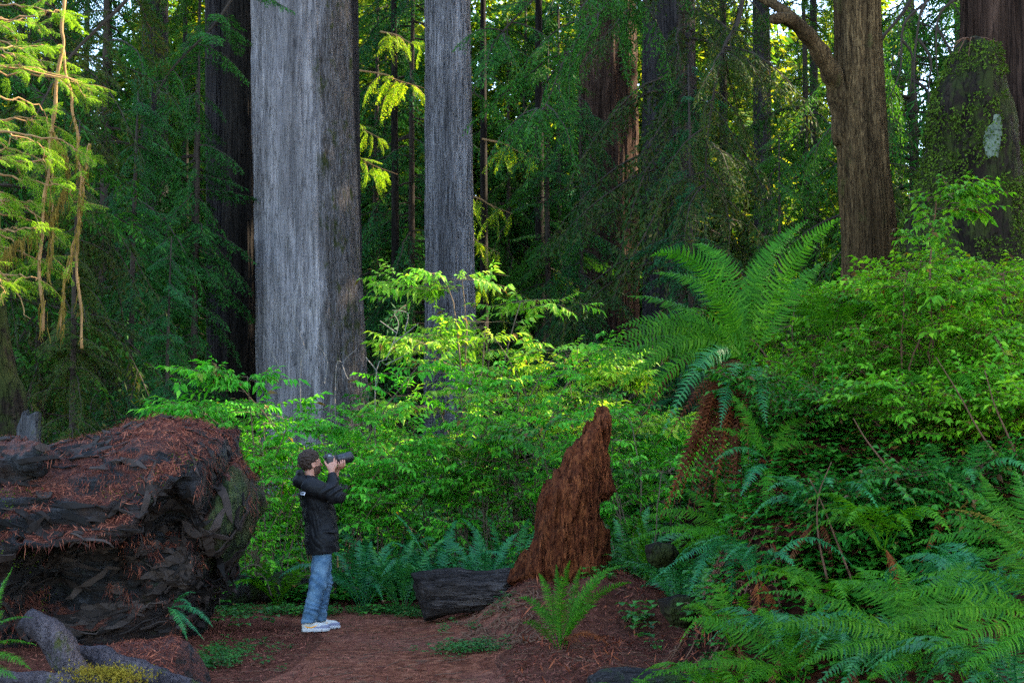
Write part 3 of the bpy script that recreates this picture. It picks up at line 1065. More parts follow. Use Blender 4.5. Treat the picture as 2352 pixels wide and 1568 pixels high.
redwood('redwood_tree', 'thin grey trunk against the bright foliage left of the tan trunk', px_axis(1755, 700, 1748, 0, 50, 34), [0.34, 0.32, 0.28, 0.24], 'bark_blue', 9, 0, 22, 4, group=G_RED)

G_THIN = 'slim dark conifer trunks in the deep shade'
for k, (u, v, Y, rad, lab) in enumerate([
        (1109, 620, 46, 0.13, 'slim dark trunk just beside the slender grey trunk'),
        (1237, 600, 45, 0.15, 'slim dark trunk midway between the grey and the reddish trunks'),
        (1660, 500, 52, 0.20, 'slim dark trunk between the veiled trunk and the thin grey one'),
        (1868, 500, 46, 0.17, 'slim dark trunk close to the left side of the tan trunk'),
        (250, 500, 40, 0.12, 'slim dark trunk left of the slate coloured trunk'),
        (425, 800, 42, 0.09, 'thin sapling trunk between the slate trunk and the dark pair'),
        (905, 600, 47, 0.14, 'slim dark trunk in the gap between the two grey trunks')]):
    ax = px_axis(u + 3, v, u, 0, Y, 22)
    redwood('slim_conifer', lab, ax, [rad * 1.1, rad, rad * 0.8, rad * 0.5], 'bark_dark', 30 + k, 0, group=G_THIN, na=16, nz=40)

# tan tree with the crooked limb
cs = [P(2003, 680, 18), P(1996, 560, 18), P(1985, 400, 18), P(1974, 200, 18), P(1968, 0, 18), P(1960, -400, 18), P(1950, -900, 18)]
cs[0][2] = float(hgt(cs[0][0], cs[0][1])) - 0.3
tan = redwood('redwood_tree', 'tan shredding bark trunk with a crooked bare limb on the bank', cs, [0.40, 0.325, 0.31, 0.295, 0.28, 0.25, 0.2], 'bark_tan', 12, 0, flute=0.06, fine=0.09, flare=0.12, flare_h=0.8)
lb = curve([P(1945, 330, 18), P(1925, 215, 17.9), P(1900, 150, 17.7), P(1858, 85, 17.5), P(1810, 45, 17.3), P(1772, 45, 17.2)], 26)
V1 = tube(lb, np.linspace(0.165, 0.062, 26) * (1 + 0.12 * np.sin(np.arange(26) * 1.7)), 10)
lb2 = curve([P(1890, 118, 17.7), P(1850, 70, 17.9), P(1800, 25, 18.1), P(1740, -10, 18.3), P(1640, -60, 18.5)], 20)
mk('limb', *V1, M['bark_tan'], tan, True)
mk('limb', *tube(lb2, np.linspace(0.085, 0.05, 20), 8), M['bark_tan'], tan, True)
lf, wd = crown(30, 17, 3.6, 40, 77, BRW, (-5, 25))
crown_mesh('crown', lf, wd, M['conifer'], M['limb'], tan, np.array([P(1960, -500, 18)[0], 18, 0]))

# reddish tree behind the mossy snag
cs = [P(2345, 700, 18.2), P(2335, 400, 18.2), P(2322, 0, 18.2), P(2310, -500, 18.2), P(2300, -1000, 18.2)]
cs[0][2] = float(hgt(cs[0][0], cs[0][1])) - 0.3
o = redwood('redwood_tree', 'deeply furrowed reddish trunk rising behind the moss covered snag', cs, [0.72, 0.66, 0.60, 0.56, 0.5], 'bark_red', 13, 0, flute=0.14, fine=0.10, flare=0.25)
for k, q in enumerate([[(2230, -60), (2130, 0), (2105, 90), (2100, 190), (2110, 260)], [(2225, -20), (2160, 30), (2150, 120), (2160, 220)], [(2120, 10), (2075, 60), (2068, 160), (2040, 230)],
                       [(2110, 90), (2138, 140), (2132, 210), (2140, 300)], [(2070, 90), (2095, 130), (2090, 220)], [(2150, 60), (2185, 130), (2182, 230)]]):
    mk('bare_branch', *tube(curve([P(u, v, 17.3 + 0.15 * k) for u, v in q], 16), np.linspace(0.022, 0.006, 16), 5), M['limb'], o, True)

# moss covered broken snag
poly = [(2060, 720), (2075, 600), (2090, 470), (2120, 400), (2135, 330), (2140, 250), (2150, 205), (2172, 150), (2188, 95), (2215, 82), (2250, 92), (2290, 110), (2305, 180), (2318, 240), (2335, 300), (2350, 400), (2365, 520), (2390, 720), (2390, 1000), (2060, 1000)]
YS = 16.6
pz = [(P(u, v, YS)[0], P(u, v, YS)[2]) for u, v in poly]


def snag_sdf(p):
    d2 = poly_sdf(p[:, 0], p[:, 2], pz)
    q = np.clip((0.72 + d2) / 0.72, 0, None)
    d = (np.sqrt(q * q + ((p[:, 1] - YS) / 0.75) ** 2) - 1) * 0.6
    return d + 0.09 * fbm(p * [1.6, 1.6, 0.9], 3) + 0.05 * ridged(p * [3.5, 3.5, 1.2] + 4, 3) - 0.01


V, Q = surface_nets(snag_sdf, [3.9, 15.5, 0.8], [6.6, 17.7, 7.2], 0.05)
sb = np.array([P(2230, 700, YS)[0], YS, float(hgt(P(2230, 700, YS)[0], YS))])
snag = thing('tree_snag', 'broad moss covered broken snag with a pale bare patch', 'tree snag', sb)
mk('trunk', V, Q, M['bark_snag'], snag, True)
nn, cc = normals_of(V, Q)
ar = np.linalg.norm(nn, axis=1)
r = np.random.default_rng(8)
pk = r.choice(len(Q), 42000, p=ar / ar.sum())
un = unit(nn[pk])
pp = cc[pk] + r.normal(0, 0.02, (len(pk), 3))
ms = fbm(pp * 2.0, 4)
bare = (np.abs(pp[:, 0] - P(2283, 320, YS)[0]) < 0.13) & (np.abs(pp[:, 2] - P(2283, 320, YS)[2]) < 0.32) & (un[:, 1] < 0)
k = (ms > -0.10) & ~bare & (pp[:, 2] < P(0, 120, YS)[2])
pp, un = pp[k], un[k]
d = unit(un * 0.8 + r.normal(0, 0.7, pp.shape) + [0, 0, -0.35])
lv = leaf_shape(pp, d, unit(un + r.normal(0, 0.5, pp.shape)), r.uniform(0.02, 0.055, len(pp)), r.uniform(0.014, 0.03, len(pp)))
mk('moss', *lv, M['moss_leaf'], snag)
# pale bare patch, a slab of exposed wood on the surface
poly2 = [(2262, 372), (2252, 330), (2258, 300), (2270, 285), (2279, 268), (2294, 266), (2296, 300), (2290, 345), (2286, 368), (2276, 362)]
pz2 = [(P(u, v, 15.95)[0], P(u, v, 15.95)[2]) for u, v in poly2]
gx, gz = np.meshgrid(np.linspace(pz2[1][0] - 0.05, pz2[5][0] + 0.05, 44), np.linspace(pz2[0][1] - 0.05, pz2[5][1] + 0.05, 84))
gp = np.stack([gx.ravel(), np.zeros(gx.size), gz.ravel()], -1)
yy_ = np.full(gx.size, 16.6)
for y_ in np.arange(16.5, 15.4, -0.01):
    gp[:, 1] = y_
    yy_ = np.where(snag_sdf(gp.astype(np.float32)) < 0, y_, yy_)
gp[:, 1] = yy_ - 0.016
ins = (poly_sdf(gp[:, 0], gp[:, 2], pz2) + 0.022 * fbm(gp * 16, 3)) < 0
ii = np.arange(83)[:, None] * 44 + np.arange(43)[None]
Q = np.stack([ii, ii + 1, ii + 45, ii + 44], -1).reshape(-1, 4)
Q = Q[ins[Q].all(1)]
V = gp
M['bare_wood'] = simple_mat('pale_bare_wood', (0.085, 0.105, 0.078), 0.95, 0.05, 14, 0.6, 0.6, 0.01, (1, 1, 0.3))
mk('bare_patch', V, Q, M['bare_wood'], snag, True)
# red roots of the small plant growing on the broken top
top = P(2235, 100, 16.3)
lv = [tube(curve([top, top + [0.12 * math.cos(a) , -0.05, 0.05], top + [0.28 * math.cos(a), -0.12, -0.08 + 0.12 * math.sin(a)]], 6), np.linspace(0.012, 0.004, 6), 4) for a in np.linspace(0, 6.0, 12)]
mk('roots', *join(lv), M['twig_red'], snag)

# leaning trunk at the picture edge, behind the log
cs = [P(30, 1080, 15.5), P(20, 960, 15.5), P(-2, 850, 15.5), P(-22, 720, 15.5), P(-35, 500, 15.5), P(-40, 0, 15.5), P(-40, -700, 15.5)]
cs[0][2] = -0.2
redwood('redwood_tree', 'dark leaning trunk at the picture edge behind the fallen log', cs, [0.34, 0.20, 0.18, 0.17, 0.16, 0.15, 0.12], 'bark_snag', 14, 0, flute=0.10, fine=0.05, flare=0.6, flare_h=0.5)
st = [P(48, 1010, 14.9), P(62, 940, 14.9)]


def stub_sdf(p):
    q = [(P(u, v, 14.9)[0], P(u, v, 14.9)[2]) for u, v in [(40, 1060), (42, 985), (52, 950), (60, 938), (68, 952), (80, 946), (92, 944), (93, 1000), (90, 1060)]]
    d2 = poly_sdf(p[:, 0], p[:, 2], q)
    return smax(d2, np.abs(p[:, 1] - 14.9) - 0.09, 0.04) + 0.012 * ridged(p * [14, 14, 3], 2)


a, b = P(30, 1060, 14.9), P(100, 930, 14.9)
V, Q = surface_nets(stub_sdf, [a[0], 14.72, a[2] - .05], [b[0], 15.1, b[2] + .05], 0.012)
M['grey_wood'] = bark_mat('weathered_grey_wood', (0.0175, 0.0175, 0.0175), (0.0560, 0.0560, 0.0595), (0.1190, 0.1155, 0.1190), 0.12, 12.0, 0.35, (0.05, 0.06, 0.012), 0.9)
so_ = thing('broken_stub', 'small splintered grey stub standing behind the fallen log', 'stump', np.array([(a[0] + b[0]) / 2, 14.9, a[2]]))
mk('wood', V, Q, M['grey_wood'], so_, True)

# ---------------------------------------------------------------- young conifers
CR = {}
CROWN = [(16, 0.6, 2.8, 125, BR, (-6, 24)), (16, 0.8, 3.2, 115, BRW, (0, 34)), (14, 0.4, 2.4, 130, BR, (0, 36)), (18, 1.5, 3.4, 125, BRW, (-4, 26))]
for k, (h_, b_, r_, n_, tm_, pt_) in enumerate(CROWN):
    CR[k] = crown(h_, b_, r_, n_, 200 + k, tm_, pt_, top=0.55)
_first = {}
G_YC = 'young conifers filling the shade between the big trunks'


def conifer(u, Y, kind, scale, rot, mat, label, zoff=0.0):
    x = (u - 1176) / FPX * Y
    b = np.array([x, Y, float(hgt(x, Y)) + zoff])
    key = (kind, mat)
    if key not in _first:
        o = thing('young_conifer', label, 'tree', b, G_YC)
        h_ = CROWN[kind][0]
        crown_mesh('crown', *CR[kind], M[mat], M['limb'], o, b)
        V, F = tube(np.array([[0, 0, -0.4], [0.04, 0.02, h_ * 0.3], [-0.03, 0.05, h_ * 0.65], [0, 0, h_]]) + b, [0.13, 0.10, 0.07, 0.02], 8)
        mk('trunk', V, F, M['limb'], o, True)
        _first[key] = o
    else:
        s = _first[key]
        o = s.copy()
        C.objects.link(o)
        for ch in s.children:
            c_ = ch.copy()
            C.objects.link(c_)
            c_.parent = o
        o['label'] = label
        o.location = b
        o['_o'] = [float(q) for q in b]
    o.scale = (scale, scale, scale)
    o.rotation_euler = (0, 0, R(rot))
    return o


conifer(-90, 21, 0, 1.0, 10, 'conifer', 'young conifer behind the sunlit moss hung stems at the left edge')
conifer(90, 23, 1, 0.9, 80, 'conifer_olive', 'olive tinged conifer directly above the near end of the fallen log')
conifer(225, 31, 3, 1.0, 40, 'conifer', 'tall conifer left of the slate coloured trunk')
conifer(300, 26, 2, 0.62, 120, 'conifer_blue', 'low bluish conifer above the middle of the fallen log')
conifer(20, 34, 3, 1.1, 200, 'conifer_blue', 'bluish conifer far behind the sunlit stems')
conifer(440, 39, 1, 1.0, 160, 'conifer', 'conifer between the slate trunk and the dark pair of trunks')
conifer(170, 40, 0, 1.2, 250, 'conifer', 'tall conifer in the dim gap at upper left')
conifer(440, 31, 2, 0.80, 300, 'conifer_blue', 'bluish conifer whose boughs cross in front of the dark pair')
conifer(165, 19.5, 2, 0.46, 20, 'conifer_olive', 'small olive conifer just behind the fallen log')
conifer(385, 21.5, 2, 0.36, 70, 'conifer_blue', 'smallest conifer peeking over the fallen log beside the dark trunks')
conifer(880, 51, 1, 1.1, 15, 'conifer_blue', 'conifer filling the gap right of the massive pale trunk')
conifer(945, 48, 3, 1.2, 95, 'conifer_blue', 'bluish conifer deep in the gap between the two grey trunks')
conifer(860, 50, 0, 1.2, 145, 'conifer', 'conifer farthest back in the gap between the two grey trunks')
conifer(1165, 53, 1, 1.1, 210, 'conifer', 'conifer far behind the golden boughs right of the slender grey trunk')
conifer(1285, 53, 3, 1.1, 330, 'conifer_blue', 'bluish conifer between the slim dark trunks')
conifer(1210, 54, 0, 1.3, 60, 'conifer', 'tall conifer behind the slim dark trunks at centre')
conifer(1570, 30, 3, 1.0, 240, 'conifer_olive', 'olive weeping conifer in front of the veiled dark trunk')
conifer(1590, 26, 2, 0.55, 180, 'conifer_blue', 'low bluish conifer behind the big fern')
conifer(1860, 33, 1, 0.9, 190, 'conifer', 'conifer left of the tan shredding trunk')
conifer(1800, 24, 2, 0.42, 45, 'conifer', 'small conifer behind the upright fronds of the big fern')
conifer(2110, 29, 3, 1.1, 280, 'conifer', 'conifer between the tan trunk and the mossy snag')
conifer(2050, 25, 2, 0.55, 330, 'conifer_olive', 'small olive conifer low beside the tan trunk')
conifer(2230, 34, 1, 1.2, 100, 'conifer_blue', 'bluish conifer rising behind the mossy snag')

conifer(1650, 58, 3, 1.1, 75, 'far', 'sunlit conifer deep in the bright gap left of the thin grey trunk')
conifer(1705, 66, 1, 1.2, 175, 'far', 'sunlit conifer seen between two slim trunks in the bright gap')
conifer(1800, 60, 0, 1.2, 275, 'far', 'sunlit conifer right of the thin grey trunk')
conifer(1890, 64, 3, 1.2, 15, 'far', 'sunlit conifer glowing beside the crooked bare limb')
conifer(2085, 60, 1, 1.2, 35, 'far', 'sunlit conifer glimpsed between the tan trunk and the snag')
conifer(1262, 40.5, 2, 0.95, 75, 'conifer', 'conifer with short boughs among the slim dark trunks at centre')
conifer(1335, 38, 3, 0.62, 215, 'conifer_blue', 'small bluish conifer veiling the left side of the reddish fluted trunk')
# drooping boughs hanging into the picture from overhead
G_BOUGH = 'drooping redwood boughs hanging from out of sight'
for k, (u, v, Y, n_, ln_, m_, lab) in enumerate([
        (1660, 120, 22, 34, 1.9, 'conifer_olive', 'brown green bough curtain hanging in front of the veiled trunk'),
        (1430, -30, 22, 34, 2.0, 'conifer', 'green bough sweeping down over the top of the reddish trunk'),
        (1240, -20, 26, 20, 2.0, 'conifer', 'green bough reaching left toward the slender grey trunk'),
        (490, 60, 27, 20, 1.7, 'conifer', 'bough with upturned tips crossing the top of the brown fluted trunk'),
        (300, -10, 19, 20, 1.5, 'conifer_olive', 'rusty olive bough at the top edge above the slate trunk'),
        (2080, 20, 21, 14, 1.8, 'conifer', 'dark bough hanging between the tan trunk and the snag')]):
    a = P(u, v, Y)
    o = thing('redwood_bough', lab, 'bough', a, G_BOUGH)
    r = np.random.default_rng(300 + k)
    tms = BRW if k in (0, 1, 5) else BR
    ax = curve([a + [1.6, 0.8, 1.9], a + [0.7, 0.3, 1.2], a, a + [-0.8, -0.2, -1.0], a + [-1.3, -0.4, -2.2]], 30)
    if k == 0:
        ax = curve([a + [0.6, 0.8, 1.9], a + [0.3, 0.3, 0.6], a, a + [-0.25, 0.0, -1.3], a + [-0.3, 0.1, -2.4]], 30)
    lf, wd = [], [tube(ax, np.linspace(0.05, 0.008, 30), 6)]
    for i in range(n_):
        f = r.uniform(0.05, 1)
        p = np.array([np.interp(f * 29, np.arange(30), ax[:, q]) for q in range(3)])
        tm_ = tms[r.integers(len(tms))]
        ya = r.uniform(0, 2 * math.pi)
        s_ = ln_ / 2.2 * r.uniform(0.5, 1.0)
        Mx = (rotz(np.array([ya])) @ roty(np.array([R(r.uniform(0, 45))])) @ rotx(r.normal(0, .3, 1))) * s_
        lf.append(place(tm_[0], Mx, p[None]))
        wd.append(place(tm_[1], Mx, p[None]))
    crown_mesh('foliage', join(lf), join(wd), M[m_], M['limb'], o, [0, 0, 0])

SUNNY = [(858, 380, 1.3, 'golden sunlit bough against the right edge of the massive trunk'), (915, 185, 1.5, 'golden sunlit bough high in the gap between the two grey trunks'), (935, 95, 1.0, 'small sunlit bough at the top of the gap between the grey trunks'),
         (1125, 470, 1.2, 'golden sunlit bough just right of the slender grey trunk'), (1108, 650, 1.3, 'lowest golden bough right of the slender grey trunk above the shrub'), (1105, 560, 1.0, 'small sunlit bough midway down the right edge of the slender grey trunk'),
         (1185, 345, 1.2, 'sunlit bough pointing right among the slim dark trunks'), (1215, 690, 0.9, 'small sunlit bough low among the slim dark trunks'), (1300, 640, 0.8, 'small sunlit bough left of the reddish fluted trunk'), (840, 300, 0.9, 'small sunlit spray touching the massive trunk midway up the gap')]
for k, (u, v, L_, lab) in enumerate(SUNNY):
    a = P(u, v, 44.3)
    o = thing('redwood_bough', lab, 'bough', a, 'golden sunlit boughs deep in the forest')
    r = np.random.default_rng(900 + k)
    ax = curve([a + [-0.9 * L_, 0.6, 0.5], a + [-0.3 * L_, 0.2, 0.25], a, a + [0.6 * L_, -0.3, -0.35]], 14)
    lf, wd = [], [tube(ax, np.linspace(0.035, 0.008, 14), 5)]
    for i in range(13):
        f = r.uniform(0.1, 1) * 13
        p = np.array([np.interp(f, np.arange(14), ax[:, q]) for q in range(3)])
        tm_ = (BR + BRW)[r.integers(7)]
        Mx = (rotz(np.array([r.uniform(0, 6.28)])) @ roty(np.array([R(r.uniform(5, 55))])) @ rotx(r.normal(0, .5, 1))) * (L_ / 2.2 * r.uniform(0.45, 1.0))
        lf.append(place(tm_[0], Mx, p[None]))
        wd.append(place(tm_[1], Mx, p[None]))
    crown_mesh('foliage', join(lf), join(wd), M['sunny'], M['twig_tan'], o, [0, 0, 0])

# ---------------------------------------------------------------- sunlit sapling at the upper left
o = thing('redwood_sapling', 'sunlit multi stemmed sapling with pale stems and hanging moss at upper left', 'tree', on(110, 1000, 15.0))
YV = 14.2
STEMS = [[(146, -40), (144, 60), (142, 115), (126, 230), (118, 320), (108, 420), (96, 520), (92, 640), (100, 760)],
         [(142, 110), (155, 180), (166, 240), (176, 310), (182, 380), (184, 460), (176, 560), (182, 680), (190, 800)],
         [(118, 300), (136, 330), (152, 360), (160, 400)],
         [(205, 330), (192, 420), (180, 520), (150, 640), (140, 760)],
         [(122, 260), (118, 420), (120, 540), (110, 640)]]
for k, q in enumerate(STEMS):
    c_ = curve([P(u, v, YV + 0.1 * k) for u, v in q], 40)
    c_[:, 0] += 0.012 * np.sin(np.arange(40) * 0.9 + k)
    rad = [0.018, 0.014, 0.009, 0.011, 0.008][k]
    mk('stem', *tube(c_, rad * (1 + 0.25 * np.sin(np.arange(40) * 1.3 + k) * RNG.random(40)), 7), M['twig_tan'], o, True)
lf, wd = [], []
r = np.random.default_rng(77)
for i in range(38):
    u0, v0 = -70, (r.uniform(-80, 360) if i < 22 else r.uniform(360, 700))
    Y0_ = 14.2 + r.normal(0, 0.35)
    L_ = r.uniform(90, 250) * (1.0 if v0 < 420 else 0.75)
    dv = r.uniform(-20, 60)
    pts = [P(u0, v0, Y0_), P(u0 + L_ * 0.5, v0 + dv * 0.2 + r.normal(0, 14), Y0_ + r.normal(0, .1)), P(u0 + L_, v0 + dv, Y0_ + r.normal(0, .2)), P(u0 + L_ * 1.12, v0 + dv * 1.9, Y0_)]
    c_ = curve(pts, 18)
    c_[1:] += r.normal(0, 0.012, (17, 3))
    wd.append(tube(c_, np.linspace(0.013, 0.003, 18), 4))
    for j in range(7):
        f = r.uniform(0.2, 1.0) * 17
        p = np.array([np.interp(f, np.arange(18), c_[:, q]) for q in range(3)])[None]
        tm_ = BRF[r.integers(2)]
        Mx = (rotz(np.array([R(r.normal(0, 60))])) @ roty(np.array([R(r.uniform(-15, 35))])) @ rotx(r.normal(0.0, .5, 1))) * (r.uniform(0.16, 0.38) / 1.5)
        lf.append(place((tm_[0][0] * [1, 1.1, 1], tm_[0][1]), Mx * 1.0, p))
        wd.append(place(tm_[1], Mx, p))
for k, q in enumerate(STEMS):
    for j in range(6):
        f = r.random() * (len(q) - 1.001)
        m_ = int(f)
        p = P(q[m_][0] + (q[m_ + 1][0] - q[m_][0]) * (f - m_), q[m_][1] + (q[m_ + 1][1] - q[m_][1]) * (f - m_), YV + 0.1 * k)[None]
        tm_ = BRF[r.integers(2)]
        Mx = (rotz(np.array([R(r.uniform(0, 360))])) @ roty(np.array([R(r.uniform(-15, 35))])) @ rotx(r.normal(0.0, .5, 1))) * (r.uniform(0.2, 0.42) / 1.5)
        lf.append(place(tm_[0], Mx, p))
        wd.append(place(tm_[1], Mx, p))
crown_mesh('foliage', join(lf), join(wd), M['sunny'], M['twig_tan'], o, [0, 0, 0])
st = []
for i in range(520):
    q = STEMS[r.integers(0, 5)] if i % 3 else [(-20, 600), (60, 540), (120, 500), (150, 430)]
    f = r.random() * (len(q) - 1.001)
    k = int(f)
    u = q[k][0] + (q[k + 1][0] - q[k][0]) * (f - k)
    v = q[k][1] + (q[k + 1][1] - q[k][1]) * (f - k)
    if v < 250 and r.random() < 0.75:
        continue
    p = P(u + r.normal(0, 4), v, YV + r.normal(0, 0.08))
    L = r.uniform(0.03, 0.17) * (1.5 if v > 420 else 1)
    n_ = 6
    z_ = np.linspace(0, 1, n_)[:, None]
    c_ = p + np.array([r.normal(0, 0.02), r.normal(0, 0.02), -L]) * z_ + r.normal(0, 0.008, (n_, 3)) * z_
    st.append(strip(c_, np.linspace(0.016, 0.003, n_), unit(np.array([1, r.normal(0, .8), 0]))))
mk('moss_strands', *join(st), M['beard'], o)

# ---------------------------------------------------------------- the far wood and an unseen grove added to shade the clearing
r = np.random.default_rng(91)
b2 = []
n_ = 46
x_ = r.random(n_) ** 0.9
y_ = r.normal(0, 0.20, n_) * (1 - x_ * 0.6)
pos = np.stack([x_, y_, 0.08 * x_ - 0.30 * x_ ** 2 + r.normal(0, 0.03, n_)], -1)
d = unit(np.stack([np.ones(n_) * 0.7, np.sign(y_) * 0.7, -0.3 + r.normal(0, 0.3, n_)], -1))
FARB = rhombs(pos, d, unit(np.cross(d, [0, 0, 1.0]) + r.normal(0, 0.3, (n_, 3))), r.uniform(0.15, 0.30, n_), 0.095)
parts, tr = [], []
for i in range(340):
    Y = r.uniform(56, 118)
    x = r.uniform(-0.62, 0.62) * Y
    u = 1176 + x / Y * FPX
    if 1560 < u < 1960 and Y < 100 and r.random() < 0.25:
        continue
    if 700 < Y * 10 < 2000 and 230 < u < 330 and r.random() < 0.5:
        continue
    xr = x / Y
    if xr > 0.27 and r.random() < 0.85:
        continue
    h_ = r.uniform(16, 30) if xr > 0.0 else r.uniform(18, 36)
    nb_ = int(h_ * 6.0)
    z_ = r.uniform(0.5, h_, nb_)
    ya = r.uniform(0, 2 * math.pi, nb_)
    ln_ = (1 - 0.7 * z_ / h_) * r.uniform(2.6, 5.4, nb_)
    Mx = rotz(ya) @ roty(R(r.uniform(-5, 30, nb_))) @ rotx(r.normal(0, .4, nb_)) * ln_[:, None, None]
    g0 = float(hgt(x, Y))
    parts.append(place(FARB, Mx, np.stack([np.full(nb_, x), np.full(nb_, Y), z_ + g0], -1)))
    if i % 13 == 0:
        tr.append(tube(np.array([[x, Y, g0 - .5], [x + r.normal(0, .2), Y, g0 + h_ * .5], [x, Y, g0 + h_]]), [r.uniform(.25, .7), .25, .05], 8))
lf, wd = join(parts), join(tr)
o = crown_mesh('far_woods', lf, wd, M['far'], M['bark_blue'], None, [0, 0, 0])
tag(o, 'distant sunlit wood closing the view between the trunks', 'woods', None, 'stuff')

# unseen grove added as a sun blocker, gaps carved toward chosen lit spots
SHAFTS = [(P(70, -60, 14.2), 1.7), (P(60, 150, 14.2), 1.6), (P(60, 330, 14.2), 1.35), (P(60, 480, 14.2), 1.0), (P(40, 640, 14.2), 0.55), (P(100, 560, 14.2), 0.5),
          (P(860, 380, 41), 0.75), (P(915, 190, 42), 0.75), (P(1110, 480, 43), 0.55), (P(1105, 640, 43), 0.6), (P(1160, 440, 43), 0.4), (P(1190, 690, 46), 0.4),
          (P(1290, 660, 44), 0.5), (P(1432, 600, 41), 0.22), (P(565, 1040, 13.6), 0.10), (P(510, 1436, 14.7), 0.20), (P(440, 950, 13.6), 0.25),
          (P(1440, 920, 28), 0.8), (P(1300, 860, 24), 0.3), (P(20, 780, 15), 0.4), (P(1290, 730, 45), 0.5), (P(310, 930, 23), 0.4)]
_q = np.random.default_rng(12)
SHAFTS += [(P(u, v, 44.3), 0.55 * L_) for u, v, L_, _ in SUNNY]
SHAFTS += [(P(_q.uniform(940, 1420), _q.uniform(690, 930), 20), _q.uniform(0.10, 0.26)) for i in range(14)]
SHAFTS += [(P(_q.uniform(530, 980), _q.uniform(840, 1020), 18.8), _q.uniform(0.08, 0.18)) for i in range(12)]
SHAFTS += [(P(_q.uniform(840, 1330), _q.uniform(50, 760), _q.uniform(40, 46)), _q.uniform(0.35, 0.8)) for i in range(26)]
SHAFTS += [(P(_q.uniform(60, 470), _q.uniform(0, 900), _q.uniform(26, 40)), _q.uniform(0.3, 0.6)) for i in range(10)]
su = unit(np.array([-TO_SUN[1], TO_SUN[0], 0]))
sv = np.cross(TO_SUN, su)
r = np.random.default_rng(93)
cen = np.array([0, 25, 5.0])
n_ = 9600
a_ = np.where(r.random(n_) < 0.72, r.uniform(-30, 23, n_), r.uniform(-34, -6, n_))
b_ = r.uniform(-18, 18, n_)
d_ = r.uniform(40, 50, n_)
pos = cen + su * a_[:, None] + sv * b_[:, None] + TO_SUN * d_[:, None]
Mx = rotz(r.uniform(0, 6.28, n_)) @ roty(r.uniform(-0.3, 0.6, n_)) @ rotx(r.normal(0, .5, n_)) * r.uniform(1.6, 3.0, n_)[:, None, None]
V, F = place(FARB, Mx, pos)
Q = F[0]
cq = V[Q].mean(1)
bad = np.zeros(len(Q), bool)
for p, rad in SHAFTS:
    w_ = cq - p
    s_ = w_ @ TO_SUN
    bad |= (np.linalg.norm(w_ - s_[:, None] * TO_SUN, axis=1) < rad + 0.18) & (s_ > 1)
Q = Q[~bad]
tr = []
for i in range(9):
    p = cen + su * r.uniform(-24, 24) + TO_SUN * r.uniform(41, 49)
    tr.append(tube(np.array([[p[0], p[1], -1], [p[0], p[1], 20], [p[0], p[1], 46]]), [1.1, 0.8, 0.3], 14))
lf = (V, [Q])
o = crown_mesh('added_shade_grove', lf, join(tr), M['far'], M['bark_blue'], None, [0, 0, 0])
tag(o, 'unseen redwood grove added beyond the bank to block sun from the clearing', 'woods', None, 'stuff')
# ---------------------------------------------------------------- the fallen giant log
YL = 13.7
LOG = [(-700, 1030), (-300, 1046), (0, 1056), (60, 1056), (110, 1060), (160, 1048), (250, 1012), (330, 978), (380, 960), (430, 956), (470, 966), (500, 990), (545, 1030), (575, 1060), (600, 1092), (614, 1130),
       (612, 1180), (600, 1240), (562, 1300), (520, 1345), (470, 1395), (436, 1440), (400, 1500), (300, 1560), (0, 1600), (-700, 1600)]
lz = [(P(u, v, YL)[0], P(u, v, YL)[2]) for u, v in LOG]
_bn = np.array([[-3.92, 12.95, 1.08, 0.30], [-4.55, 12.75, 1.50, 0.34], [-3.2, 12.8, 0.85, 0.35], [-4.6, 12.5, 0.55, 0.45], [-2.95, 13.1, 1.45, 0.3]], np.float32)


